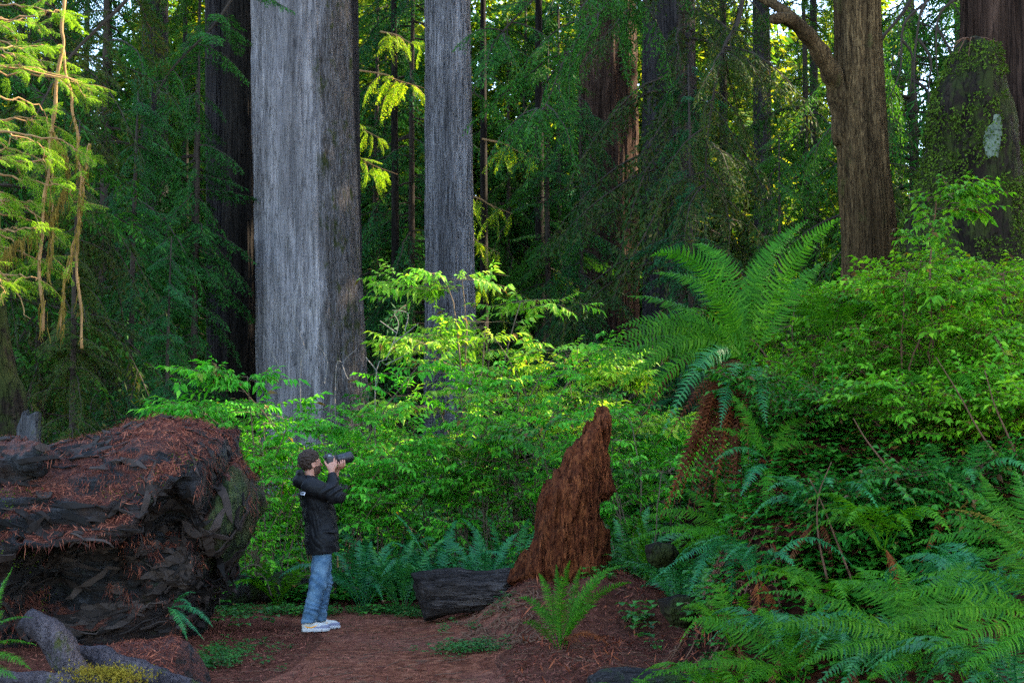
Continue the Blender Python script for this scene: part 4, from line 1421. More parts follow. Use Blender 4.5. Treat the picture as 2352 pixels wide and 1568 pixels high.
def log_sdf(p):
    d2 = poly_sdf(p[:, 0], p[:, 2], lz)
    q = np.clip((1.02 + d2) / 1.02, 0, None)
    x, z = p[:, 0], p[:, 2]
    yc = YL + 0.10 * (x + 3) + 0.60 * sst(1.10, 0.2, z) + 0.22 * fbm(np.stack([x * 0.9, z * 1.4, 0 * x], -1) + 5, 3)
    d = (np.sqrt(q * q + ((p[:, 1] - yc) / 1.22) ** 2) - 1) * 0.95
    edge = -2.86 + 0.20 * (z - 1.0) + 0.10 * vnoise(p * 2.1)
    barkm = sst(0.05, -0.05, x - edge)
    w = np.stack([vnoise(p * 1.3), vnoise(p * 1.3 + 7), vnoise(p * 1.3 + 13)], -1)
    n1 = fbm(p * np.array([0.8, 1.3, 1.3]) + 0.4 * w, 3)
    # lapping plates of bark, wavy and broken
    t_ = 2.6 * (z * 0.95 - (p[:, 1] - YL) * 0.55) + 1.5 * fbm(p * np.array([0.55, 1.0, 1.0]) + 3, 3) + 0.5 * w[:, 0] + 0.10 * x
    saw = t_ - np.floor(t_)
    saw = np.where(saw < 0.82, saw / 0.82, (1 - saw) / 0.18)
    t2 = 7.5 * (z * 0.95 - (p[:, 1] - YL) * 0.5) + 2.6 * fbm(p * np.array([0.9, 1.8, 1.8]) + 9, 3) + 0.7 * w[:, 1]
    saw2 = np.abs(2 * (t2 - np.floor(t2)) - 1)
    low = sst(2.0, 0.9, z)
    brk = sst(-0.35, 0.25, vnoise(p * np.array([1.6, 2.5, 2.5]) + 21))
    d = d + 0.035 + 0.05 * (1 - barkm)
    d = d + 0.20 * n1 * (0.35 + 0.65 * barkm) + 0.05 * fbm(p * 6.5, 3)
    d = d - barkm * (0.10 * saw * (0.25 + 0.75 * low) * brk + 0.035 * saw2 * (0.4 + 0.6 * low) + 0.035)
    d = d - 0.035 * ridged(p * np.array([2.2, 7.0, 7.0]) + w, 3) * barkm
    # weathered end without bark: long shallow flutes, a ragged lip at the back
    d = d - (1 - barkm) * (0.030 * ridged(np.stack([x * 3.0 + z * 0.6, p[:, 1] * 3.0, z * 0.9], -1), 3) + 0.10 * fbm(p * 2.2, 3))
    # cleft where the bark ends
    d = d + 0.16 * np.exp(-((x - edge) / 0.06) ** 2) * sst(1.75, 1.4, z)
    # hollows under the bark on the near face
    for c_, s_, r_ in (((-3.65, 12.60, 0.42), (0.55, 0.8, 0.85), 0.55), ((-3.05, 12.75, 0.85), (1.0, 0.8, .7), 0.36), ((-4.7, 12.5, 0.62), (0.6, 0.9, 1.1), 0.36)):
        d = smax(d, r_ - np.linalg.norm((p - np.array(c_, np.float32)) * np.array(s_, np.float32), axis=1) + 0.26 * fbm(p * 2.6, 4), 0.03)
    # the end was broken off at a slant: ragged face toward the trail
    pl = (p - np.array([-2.62, 12.95, 1.1], np.float32)) @ unit(np.array([0.62, -0.76, -0.12])).astype(np.float32)
    d = smax(d, pl + 0.10 * fbm(p * np.array([2.0, 2.0, 1.2]), 3) + 0.05 * ridged(np.stack([x * 5, p[:, 1] * 5, z * 1.3], -1), 3), 0.07)
    b = _bn[0]
    d = smin(d, np.linalg.norm((p - b[:3]) * np.array([0.8, 1, 1.25], np.float32), axis=1) - 0.17 + 0.05 * fbm(p * 7, 2), 0.08)
    # broken limb stub near the upper left
    a1, a2 = P(5, 1060, 12.9), P(84, 1052, 12.55)
    d = smin(d, capsule(p, a1, a2, 0.22, 0.165) + 0.04 * ridged(p * 7, 2), 0.05)
    return d


V, Q = surface_nets(log_sdf, [-7.2, 11.9, -0.5], [-2.0, 15.4, 2.6], 0.025)
# loose shreds of bark and splintered wood lying along the grain
r = np.random.default_rng(29)
nnl, ccl = normals_of(V, Q)
unl = unit(nnl)
wl = np.linalg.norm(nnl, axis=1) * np.where(ccl[:, 0] > -2.88, 0.15, 1.0) * (unl[:, 1] < 0.35) * (ccl[:, 0] > -5.6) * (ccl[:, 2] > 0.1) * (0.25 + (fbm(ccl * 1.2 + 8, 3) > 0.0))
pk = r.choice(len(Q), 420, p=wl / wl.sum())


def lgrad(p):
    p = p.astype(np.float32)
    e_ = 0.01
    return unit(np.stack([log_sdf(p + np.array(k_, np.float32) * e_) - log_sdf(p - np.array(k_, np.float32) * e_) for k_ in ((1, 0, 0), (0, 1, 0), (0, 0, 1))], -1))


pp = ccl[pk].copy()
ndir = np.where(pp[:, :1] > -2.95, np.array([[0.25, -0.1, -1.0]]), np.array([[1.0, 0, 0.0]])) + r.normal(0, 0.22, (420, 3))
step = (r.uniform(0.12, 0.75, 420) / 8)[:, None]
trk, nrm_ = [], []
for k_ in range(9):
    g_ = lgrad(pp)
    pp = pp - g_ * log_sdf(pp.astype(np.float32))[:, None] * 0.8
    trk.append(pp.copy())
    nrm_.append(g_)
    ndir = unit(ndir - g_ * (ndir * g_).sum(1, keepdims=True))
    pp = pp + ndir * step
trk, nrm_ = np.array(trk), np.array(nrm_)
shr = []
for i in range(420):
    c_ = trk[:, i] + nrm_[:, i] * (0.006 + np.array([.03, .012, 0, 0, 0, 0, 0.004, .016, .035])[:, None] * r.uniform(0, 1.2))
    T_ = unit(np.gradient(c_, axis=0))
    S_ = unit(np.cross(nrm_[:, i], T_))
    w_ = (r.uniform(0.012, 0.05) * np.array([.25, .7, 1, .9, 1, .8, .9, .6, .15]))[:, None]
    h_ = nrm_[:, i] * 0.007
    ring = np.stack([c_ - S_ * w_ - h_, c_ + S_ * w_ - h_, c_ + S_ * w_ + h_, c_ - S_ * w_ + h_], 1).reshape(-1, 3)
    q_ = np.arange(8)[:, None, None] * 4
    j_ = np.arange(4)
    f_ = np.stack([j_, (j_ + 1) % 4, (j_ + 1) % 4 + 4, j_ + 4], -1)[None] + q_
    shr.append((ring, [f_.reshape(-1, 4)]))
SHREDS = join(shr)
t = NT('fallen_log_wood')
v1 = t.coord((1, 1, 1))
tc = t.n('ShaderNodeTexCoord')
sx = t.n('ShaderNodeSeparateXYZ')
t.l(tc.outputs['Object'], sx.inputs[0])
g = t.n('ShaderNodeNewGeometry')
sn = t.n('ShaderNodeSeparateXYZ')
t.l(g.outputs['Normal'], sn.inputs[0])
fib = t.noise(t.coord((0.30, 1.9, 1.9)), 11, 8, 0.78, 0.4)
fine = t.noise(t.coord((0.5, 1.5, 1.5)), 34, 5, 0.7)
big = t.noise(v1, 1.7, 5, 0.6)
med = t.noise(v1, 5.5, 6, 0.65)
bark = t.ramp(fib, [(0.40, (0.003, 0.003, 0.003)), (0.52, (0.014, 0.014, 0.015)), (0.66, (0.050, 0.050, 0.056))])
bark = t.mix(t.ramp(big, [(0.48, 0.0), (0.66, 0.7)]), bark, t.ramp(fine, [(0.35, (0.016, 0.008, 0.005)), (0.65, (0.060, 0.028, 0.014))]))
bark = t.mix(t.ramp(med, [(0.60, 0.0), (0.70, 0.55)]), bark, (0.022, 0.040, 0.010))
# needle duff lying on the upward faces
duff = t.ramp(fine, [(0.36, (0.020, 0.006, 0.004)), (0.5, (0.075, 0.021, 0.012)), (0.66, (0.16, 0.052, 0.028))])
up = t.math('ADD', sn.outputs['Z'], t.math('MULTIPLY', t.math('SUBTRACT', med, 0.5), 1.1))
col = t.mix(t.ramp(up, [(0.36, 0.0), (0.58, 0.92)]), bark, duff)
# barkless, algae tinted end grain at the right hand end
endm = t.n('ShaderNodeMapRange')
endm.inputs['From Min'].default_value = 0.0
endm.inputs['From Max'].default_value = 0.10
t.l(t.math('SUBTRACT', t.math('ADD', sx.outputs['X'], -0.84), t.math('MULTIPLY', sx.outputs['Z'], 0.20)), endm.inputs['Value'])
egr = t.noise(t.coord((1.6, 1.6, 0.5)), 6, 6, 0.65, 0.8)
end = t.ramp(egr, [(0.40, (0.006, 0.010, 0.003)), (0.50, (0.022, 0.040, 0.009)), (0.62, (0.055, 0.072, 0.020))])
end = t.mix(t.ramp(big, [(0.44, 0.0), (0.62, 0.8)]), end, (0.040, 0.022, 0.009))
end = t.mix(t.ramp(t.noise(v1, 3.1, 5, 0.7), [(0.52, 0.0), (0.66, 0.8)]), end, (0.016, 0.011, 0.008))
col = t.mix(t.math('MULTIPLY', endm.outputs[0], t.ramp(up, [(0.62, 1.0), (0.80, 0.0)])), col, end)
hh = t.math('ADD', t.math('MULTIPLY', fib, 0.7), t.math('MULTIPLY', fine, 0.35))
M['log'] = t.out(t.bsdf(col, 0.62, 0.22, hh, 1.0, 0.07).outputs[0])
M['log_end'] = M['log']
lo_ = thing('fallen_log', 'giant fallen log with dark folded bark and a blunt greenish end', 'log', np.array([-3.9, YL, 0.0]))
M['shred'] = leaf_mat('splintered_bark', (0.008, 0.007, 0.006), (0.022, 0.015, 0.011), (0.052, 0.036, 0.027), 0.8, 0.0, spec=0.15)
mk('wood', V, Q, M['log'], lo_, True)
mk('loose_bark', *SHREDS, M['shred'], lo_)
nn, cc = normals_of(V, Q)
ar = np.linalg.norm(nn, axis=1)
un = unit(nn)
wt = ar * np.clip((un[:, 2] - 0.30 + 1.3 * fbm(cc * 1.5, 4)) * 1.6, 0, 1) * (cc[:, 0] > -5.6) * sst(0.5, 1.0, cc[:, 2]) * np.where((cc[:, 0] > -2.86) & (cc[:, 2] < 1.5), 0.05, 1.0)
r = np.random.default_rng(15)
pk = r.choice(len(Q), 46000, p=wt / wt.sum())
lv = litter(cc[pk] + r.normal(0, 0.012, (len(pk), 3)), un[pk], 16, 0.015, 0.12, 0.0048, 0.03, 0.4)
# needles hang in bundles over the shoulder of the log
wt2 = ar * (np.abs(un[:, 2] - 0.15) < 0.4) * (un[:, 1] < 0.2) * (fbm(cc * 2.3 + 5, 3) > 0.12) * (cc[:, 0] > -5.6)
pk = r.choice(len(Q), 2400, p=wt2 / wt2.sum())
d = unit(un[pk] * 0.25 + [0, 0, -1.0] + r.normal(0, 0.35, (len(pk), 3)))
lv2 = rhombs(cc[pk] + un[pk] * 0.02, d, unit(np.cross(d, un[pk]) + 0.01), r.uniform(0.04, 0.15, len(pk)), r.uniform(0.002, 0.006, len(pk)))
o = mk('needle_litter', *join([lv, lv2]), M['litter'])
tag(o, 'dry reddish needle litter heaped over the top of the giant fallen log', 'litter', None, 'stuff')
k = (fbm(cc * 1.6 + 3, 3) > 0.22) & (un[:, 2] > -0.5) & (cc[:, 2] > 0.3)
wt3 = ar * k
pk = r.choice(len(Q), 5000, p=wt3 / wt3.sum())
d = unit(un[pk] * 0.7 + r.normal(0, 0.7, (len(pk), 3)))
mk('moss', *leaf_shape(cc[pk], d, unit(un[pk] + r.normal(0, .5, (len(pk), 3))), r.uniform(0.012, 0.028, len(pk)), 0.012), M['moss_leaf'], lo_)


def slab(poly, Y, W, h, noise_f, fx=0.9, pad=0.12, q0=None, yl=0.0):
    """traced outline given real depth: elliptical section of half depth W at distance Y"""
    pl = [(P(u, v, Y)[0], P(u, v, Y)[2]) for u, v in poly]
    xs_ = [a for a, _ in pl]
    zs_ = [b for _, b in pl]
    m = q0 or 0.45 * min(max(xs_) - min(xs_), max(zs_) - min(zs_))

    def f(p):
        d2 = poly_sdf(p[:, 0], p[:, 2], pl)
        q = np.clip((m + d2) / m, 0, None)
        yy = p[:, 1] - Y - yl * (p[:, 0] - xs_[0])
        return (np.sqrt(q * q + (yy / W) ** 2) - 1) * min(m, W) * fx + noise_f(p)
    e = abs(yl) * (max(xs_) - min(xs_))
    return surface_nets(f, [min(xs_) - pad, Y - W - pad - e, min(zs_) - pad], [max(xs_) + pad, Y + W + pad + e, max(zs_) + pad], h)


# jagged red stump on the mound
YT = 14.7
poly = [(1180, 1330), (1196, 1285), (1212, 1250), (1222, 1190), (1234, 1130), (1250, 1090), (1284, 1068), (1298, 1040), (1318, 1012), (1336, 990), (1350, 964), (1360, 966), (1374, 938), (1386, 950), (1398, 980), (1392, 1030), (1400, 1078), (1413, 1128), (1402, 1170), (1408, 1230), (1404, 1290), (1400, 1340), (1290, 1380)]
def stump_n(p):
    w = np.stack([vnoise(p * 3), vnoise(p * 3 + 7), 0.3 * vnoise(p * 3 + 13)], -1)
    q = p * np.array([1, 1, 0.22]) + 0.07 * w
    top = sst(0.9, 1.7, p[:, 2])
    return (0.060 + 0.12 * fbm(p * [3.0, 3.0, 1.7], 3) - 0.055 * ridged(q * np.array([1, 1, 0.6]) * 9, 3) - 0.016 * ridged(q * 24 + 5, 2) - 0.03 * top * ridged(p * [14, 14, 2.0], 2)
            + 0.22 * np.clip(vnoise(p * np.array([5.0, 5.0, 2.6]) + 30) - 0.30, 0, 1))


V, Q = slab(poly, YT, 0.42, 0.0105, stump_n)
M['stump'] = bark_mat('rotten_red_wood', (0.0364, 0.0105, 0.0051), (0.1323, 0.0343, 0.0126), (0.3967, 0.1268, 0.0402), 0.22, 11.0, 0.0, bstr=1.0, patch=0.7)
sb = P(1300, 1300, YT)
o = thing('jagged_stump', 'jagged reddish rotten stump rising to a spike on the mound', 'stump', np.array([sb[0], YT, float(hgt(sb[0], YT))]))
mk('wood', V, Q, M['stump'], o, True)

# dark charred log chunk at the trail edge
poly = [(946, 1318), (965, 1312), (1000, 1306), (1050, 1304), (1090, 1312), (1130, 1312), (1172, 1306), (1190, 1330), (1180, 1370), (1120, 1392), (1060, 1402), (1010, 1412), (978, 1418), (972, 1394), (955, 1368)]
V, Q = slab(poly, 15.0, 0.26, 0.014, lambda p: 0.03 * fbm(p * [2.5, 6, 6], 3) - 0.020 * ridged(p * np.array([3.0, 11.0, 11.0]), 3), yl=-0.12)
M['char'] = bark_mat('dark_weathered_wood', (0.0112, 0.0091, 0.0084), (0.0505, 0.0403, 0.0359), (0.1404, 0.1170, 0.1052), 0.10, 12.0, 0.0, bstr=1.0, axis='x')
o = thing('log_chunk', 'short dark weathered log lying at the foot of the red mound', 'log', np.array([P(1060, 1400, 15)[0], 15.0, 0.02]))
mk('wood', V, Q, M['char'], o, True)

# long grey log behind the photographer's legs
a, b = on(380, 1400, 16.6), on(760, 1360, 17.6)
c_ = curve([a + [-0.2, 0, .14], a * .5 + b * .5 + [0, 0, .20], b + [0, 0, .16]], 30)
V1 = tube(c_, 0.17 + 0.03 * np.sin(np.arange(30) * 0.7), 18)
M['greylog'] = bark_mat('mossy_grey_log', (0.0120, 0.0108, 0.0102), (0.0420, 0.0372, 0.0360), (0.0900, 0.0810, 0.0780), 0.12, 9.0, 0.45, (0.03, 0.05, 0.012), axis='x')
o = thing('fallen_log', 'long thin grey log with moss lying behind the photographer', 'log', c_[15])
Vd = V1[0] + unit(V1[0] - np.concatenate([np.repeat(c_, 18, 0), c_[:1], c_[-1:]])) * (0.05 * fbm(V1[0] * [2, 5, 5], 3))[:, None]
mk('wood', Vd, V1[1], M['greylog'], o, True)
for k in range(9):
    p = c_[3 + 3 * k] + [0, -0.05, 0.14]
    r = np.random.default_rng(400 + k)
    d = np.array([r.normal(0, .4), -0.15, r.normal(0.05, .12)])
    mk('side_branch', *tube(curve([p, p + d * 0.6 + [0, 0, .06], p + d * 1.2, p + d * 1.7 + [0, -.05, -.15]], 8), np.linspace(0.012, 0.004, 8), 4), M['twig'], o)

# smaller dark logs under the ferns
for k, (poly, Y, W, lab) in enumerate([
        ([(1484, 1254), (1510, 1246), (1545, 1248), (1560, 1270), (1545, 1296), (1510, 1300), (1490, 1290)], 12.6, 0.12, 'blackened wood knob poking out between the ferns on the mound'),
        ([(1512, 1378), (1560, 1366), (1620, 1374), (1640, 1400), (1600, 1420), (1575, 1440), (1545, 1432), (1520, 1404)], 11.0, 0.16, 'dark mossy root knuckle below the overhanging ferns'),
        ([(1352, 1556), (1380, 1540), (1440, 1536), (1520, 1540), (1600, 1546), (1700, 1552), (1720, 1600), (1360, 1610)], 10.2, 0.13, 'bluish grey log lying along the bottom edge of the picture')]):
    V, Q = slab(poly, Y, W, 0.010 if k < 2 else 0.012, lambda p: 0.015 * fbm(p * [4, 9, 9], 3) - 0.012 * ridged(p * np.array([5.0, 16.0, 16.0]), 2))
    c0 = V.mean(0)
    o = thing('log_chunk', lab, 'log', c0)
    mk('wood', V, Q, [M['bark_snag'], M['bark_snag'], M['greylog']][k], o, True)

# grey roots and a chunk at the lower left
M['root'] = bark_mat('purplish_grey_root', (0.0255, 0.0221, 0.0255), (0.0850, 0.0723, 0.0808), (0.1700, 0.1445, 0.1530), 0.8, 16.0, 0.12, (0.06, 0.07, 0.015))
ROOTS = [([(58, 1418), (85, 1436), (118, 1468), (150, 1510), (176, 1552), (196, 1600)], 9.7, [0.085, 0.10, 0.11, 0.115, 0.10, 0.09], 'arched purplish grey limb coming down at the lower left corner'),
         ([(150, 1505), (200, 1502), (260, 1520), (330, 1545), (400, 1566), (520, 1610)], 9.9, [0.05, 0.065, 0.08, 0.085, 0.08, 0.06], 'low purplish grey limb running right beneath the fallen log'),
         ([(-120, 1556), (0, 1562), (110, 1566), (220, 1570), (340, 1588)], 9.4, [0.09, 0.09, 0.085, 0.08, 0.05], 'grey limb lying along the bottom edge with a moss cushion')]
for k, (q, Y, rad, lab) in enumerate(ROOTS):
    c_ = curve([P(u, v, Y) for u, v in q], 44)
    rr_ = np.interp(np.linspace(0, 1, 44), np.linspace(0, 1, len(rad)), rad)
    V, F = tube(c_, rr_, 20)
    ce = np.concatenate([np.repeat(c_, 20, 0), c_[:1], c_[-1:]])
    V = V + unit(V - ce) * (0.05 * fbm(V * 5, 3) - 0.018 * ridged(V * [9, 9, 9] + k, 3))[:, None]
    o = thing('bare_limb', lab, 'limb', c_[22], 'grey limbs piled in the lower left corner')
    mk('wood', V, F, M['root'], o, True)
    if k == 2:
        r = np.random.default_rng(55)
        n_ = 2600
        pc = P(240, 1560, 9.4)
        pp = pc + r.normal(0, 1, (n_, 3)) * [0.12, 0.05, 0.028] + [0, 0, 0.02]
        d = unit(r.normal(0, .7, (n_, 3)) + [0, -0.3, 0.8])
        mk('moss', *leaf_shape(pp, d, unit(r.normal(0, 1, (n_, 3)) + [0, 0, .5]), r.uniform(0.012, 0.03, n_), 0.010), M['fern_yellow'], o)
poly = [(232, 1500), (262, 1484), (300, 1480), (350, 1478), (400, 1474), (430, 1480), (452, 1512), (470, 1550), (484, 1600), (240, 1620)]
V, Q = slab(poly, 10.9, 0.34, 0.015, lambda p: 0.04 * fbm(p * 3.5, 3) - 0.025 * ridged(p * np.array([4.0, 9.0, 6.0]), 3))
o = thing('log_chunk', 'broken grey log chunk topped with red needles at lower left', 'log', np.array([P(350, 1560, 10.9)[0], 10.9, 0.0]))
mk('wood', V, Q, M['log'], o, True)
nn, cc = normals_of(V, Q)
un = unit(nn)
wt = np.linalg.norm(nn, axis=1) * (un[:, 2] > 0.3) * (cc[:, 0] < P(420, 1500, 10.9)[0])
pk = np.random.default_rng(5).choice(len(Q), 2500, p=wt / wt.sum())
mk('needles', *litter(cc[pk], un[pk], 17, 0.02, 0.10, 0.005, 0.02, 0.4), M['litter'], o)
# ---------------------------------------------------------------- shrubs behind the trail
def sh(lab, u, vt, Y, spread, nst, tw, mat, seed, grp='leafy shrubs behind the trail', **kw):
    b = on(u, 1200, Y)
    top = P(u, vt, Y)[2]
    return shrub('leafy_shrub', lab, 'shrub', b, max(0.4, top - b[2]), spread, nst, tw, mat, seed, grp, **kw)


sh('tall yellow green shrub reaching up in front of the slender grey trunk', 1090, 700, 20, 1.5, 9, 'broad', 'shrub_yellow', 1, lean=(0.5, 0), low=0.66, ntw=4, nbr=8, flat=0.6, tsc=1.1)
sh('yellow green shrub arching right beneath the reddish fluted trunk', 1290, 770, 20.5, 1.2, 6, 'broad', 'shrub_yellow', 2, lean=(0.5, 0), low=0.68, ntw=5, nbr=7, flat=0.7)
sh('broad yellow green shrub before the slim dark trunks', 1185, 765, 20.2, 1.3, 8, 'broad', 'shrub_yellow', 20, lean=(0.2, 0), low=0.55, ntw=4, nbr=8, flat=0.6)
sh('yellow green shrub left of the tall one with nodding leaves', 1040, 850, 19.9, 0.8, 4, 'broad', 'shrub_yellow', 21, low=0.6, ntw=4, nbr=7, flat=0.6)
sh('yellow green shrub just left of the arching fern fronds', 1375, 880, 20.3, 0.7, 5, 'broad', 'shrub_yellow', 22, low=0.6, ntw=4, nbr=7, flat=0.6)
sh('spreading bright green shrub right behind the photographer', 760, 850, 19, 1.4, 10, 'broad', 'shrub', 3, lean=(-0.2, 0), low=0.5, ntw=4, nbr=9, flat=0.5)
sh('green shrub whose arching twigs cross the dark pair of trunks', 600, 905, 18.5, 0.6, 4, 'broad', 'shrub', 4, lean=(-0.25, -0.2), low=0.62, ntw=4, nbr=7, flat=0.7)
sh('deep green leafy shrub left of the jagged red stump', 1180, 880, 19.0, 1.3, 9, 'medium', 'shrub', 5, low=0.3, ntw=5, nbr=10)
sh('dark green shrub just behind the jagged red stump', 1300, 900, 18.2, 0.9, 8, 'medium', 'shrub_dark', 6, low=0.35, ntw=5, nbr=9)
sh('bright shrub between the jagged red stump and the big fern', 1460, 990, 17.3, 0.7, 7, 'medium', 'shrub', 7, low=0.2, ntw=5, nbr=9)
sh('low pale green shrub above the end of the fallen log', 640, 1010, 17.9, 0.9, 8, 'medium', 'shrub', 8, low=0.25, ntw=5, nbr=9)
sh('light green shrub level with the raised camera lens', 890, 985, 18.8, 1.0, 8, 'medium', 'shrub', 9, low=0.25, ntw=6, nbr=10)
sh('light green shrub in front of the slender grey trunk base', 1040, 1000, 18.5, 0.9, 7, 'medium', 'shrub', 10, low=0.3, ntw=5, nbr=10)
sh('leafy shrub filling the gap left of the photographer', 590, 1090, 17.4, 0.6, 7, 'medium', 'shrub', 11, low=0.2, ntw=5, nbr=8)
sh('dark leafy shrub low behind the red stump on its left', 1130, 1080, 18.0, 0.7, 7, 'medium', 'shrub', 12, low=0.2, ntw=4, nbr=9)
sh('shrub with long bare lower stems behind the photographer', 800, 1060, 18.2, 0.7, 7, 'medium', 'shrub', 13, low=0.35, ntw=4, nbr=8)
sh('sunny yellow shrub deep in the clearing beyond the red stump', 1420, 895, 28, 1.5, 9, 'broad', 'shrub_yellow', 14, low=0.3, ntw=4, nbr=8)
sh('mid green shrub in the background at the foot of the reddish trunk', 1330, 900, 26, 1.6, 10, 'broad', 'shrub', 15, low=0.2, ntw=4, nbr=8)
sh('mid green shrub in the background below the massive pale trunk', 700, 960, 25, 1.8, 11, 'broad', 'shrub', 16, low=0.2, ntw=4, nbr=8)
sh('mid green shrub in the background below the slender grey trunk', 960, 960, 25, 1.8, 11, 'broad', 'shrub_dark', 17, low=0.2, ntw=4, nbr=8)
sh('background shrub beneath the big fern at the edge of the bank', 1560, 990, 21, 1.0, 8, 'broad', 'shrub', 18, low=0.2, ntw=4, nbr=8)

# bare twigs
for k, (q, lab) in enumerate([
        ([[(862, 885), (890, 820), (915, 750), (905, 720)], [(900, 792), (940, 760), (962, 742)], [(885, 838), (930, 815), (962, 790)], [(912, 765), (880, 742), (872, 736)], [(930, 760), (936, 720), (900, 712)]], 'bare forked twigs in the dark gap beside the massive trunk'),
        ([[(690, 860), (700, 800), (676, 745), (668, 728)], [(697, 815), (712, 800)], [(745, 880), (752, 830), (730, 790)], [(640, 840), (620, 800), (606, 770)]], 'pale bare twigs standing against the massive grey trunk'),
        ([[(770, 880), (790, 830), (820, 800)], [(786, 838), (800, 870), (812, 850)], [(840, 820), (868, 860), (860, 900)]], 'bare twigs at the mossy side of the massive trunk')]):
    o = thing('bare_twig', lab, 'twig', on(q[0][0][0], 1000, 19.4), 'bare twigs sticking out of the shrubs')
    for j, s_ in enumerate(q):
        pts = [P(u, v, 19.3 + 0.05 * j) for u, v in s_]
        if j == 0:
            pts = [on(s_[0][0] + 10, 1000, 19.4)] + pts
        mk('branch', *tube(curve(pts, 18), np.linspace(0.008, 0.003, 18), 4), M['twig_pale'], o)

# ---------------------------------------------------------------- bushes on the bank
G_H = 'small leaved bushes covering the bank'


def hk(lab, u, vt, Y, spread, nst, seed, mat='huckle', tw='small', **kw):
    b = on(u, 900, Y)
    top = P(u, vt, Y)[2]
    kw.setdefault('ntw', 6)
    kw.setdefault('nbr', 8)
    return shrub('leafy_bush', lab, 'bush', b, max(0.45, top - b[2]), spread, nst, tw, mat, seed, G_H, flat=0.75, wood='twig_red', **kw)


hk('light green bush right of the big fern with layered sprays', 1850, 720, 12.2, 0.64, 9, 31)
hk('light green bush in front of the tan shredding trunk', 1985, 670, 12.4, 0.64, 9, 32)
hk('light green bush below the tall upright sprig', 2120, 645, 12.2, 0.64, 9, 33)
hk('light green bush in front of the mossy snag', 2250, 625, 12.4, 0.68, 9, 34)
hk('bush touching the right edge below the furrowed reddish trunk', 2350, 600, 12.0, 0.59, 9, 35)
hk('mid height bush hanging over the dark red bank by the big fern', 1880, 820, 11.4, 0.59, 9, 36, low=0.2)
hk('mid height bush toward the right side of the bank', 2210, 760, 11.2, 0.64, 10, 38, low=0.2)
hk('dense bush on the right end of the bank crest', 2340, 790, 10.9, 0.59, 9, 39, low=0.2)
hk('lower bush on the bank face above the fern with yellow fronds', 2130, 940, 10.4, 0.51, 9, 41, low=0.15)
hk('lower bush on the bank face near the right edge', 2290, 920, 10.2, 0.51, 9, 42, low=0.15)
hk('darker bush low on the bank beside the dead brown fronds', 1800, 1030, 10.9, 0.38, 8, 43, 'shrub_dark', low=0.1)
hk('darker bush low on the middle of the bank face', 1990, 1110, 10.0, 0.42, 8, 44, 'shrub_dark', low=0.1)
hk('darker thin bush over the black hollow of the bank', 2180, 1080, 9.8, 0.42, 7, 45, 'shrub_dark', low=0.1)
hk('tall upright sprig of bright leaves standing above the other bushes', 2150, 460, 11.0, 0.17, 3, 46, 'huckle', 'medium', low=0.45, ntw=7, nbr=12, tsc=0.85)
hk('slim upright sprig with few leaves left of the tall one', 2080, 615, 11.0, 0.17, 2, 47, 'huckle', 'small', low=0.5, ntw=7, nbr=7)

# bare tan stems leaning across the bank
for k, (q, lab) in enumerate([
        ([(2352, 1120), (2300, 1060), (2250, 990), (2200, 900), (2150, 820)], 'tan bare stem leaning up from the right edge of the bank'),
        ([(2352, 1090), (2320, 1010), (2285, 930), (2262, 850)], 'second thinner tan stem beside the leaning one'),
        ([(1960, 1340), (1925, 1250), (1890, 1160), (1860, 1100)], 'thin tan stem standing over the ferns on the bank foot'),
        ([(1900, 1330), (1880, 1230), (1880, 1140), (1910, 1060)], 'thin crooked tan stem next to the other at the bank foot'),
        ([(2100, 1180), (2050, 1090), (1990, 1010), (1960, 960)], 'brown arching stem over the dark middle of the bank')]):
    p = [P(u, v, 9.6) for u, v in q]
    o = thing('dead_shrub_stalk', lab, 'stem', p[0], 'bare stems leaning over the bank')
    mk('stalk', *tube(curve(p, 22), np.linspace(0.009, 0.003, 22), 5), M['twig_red'], o, True)

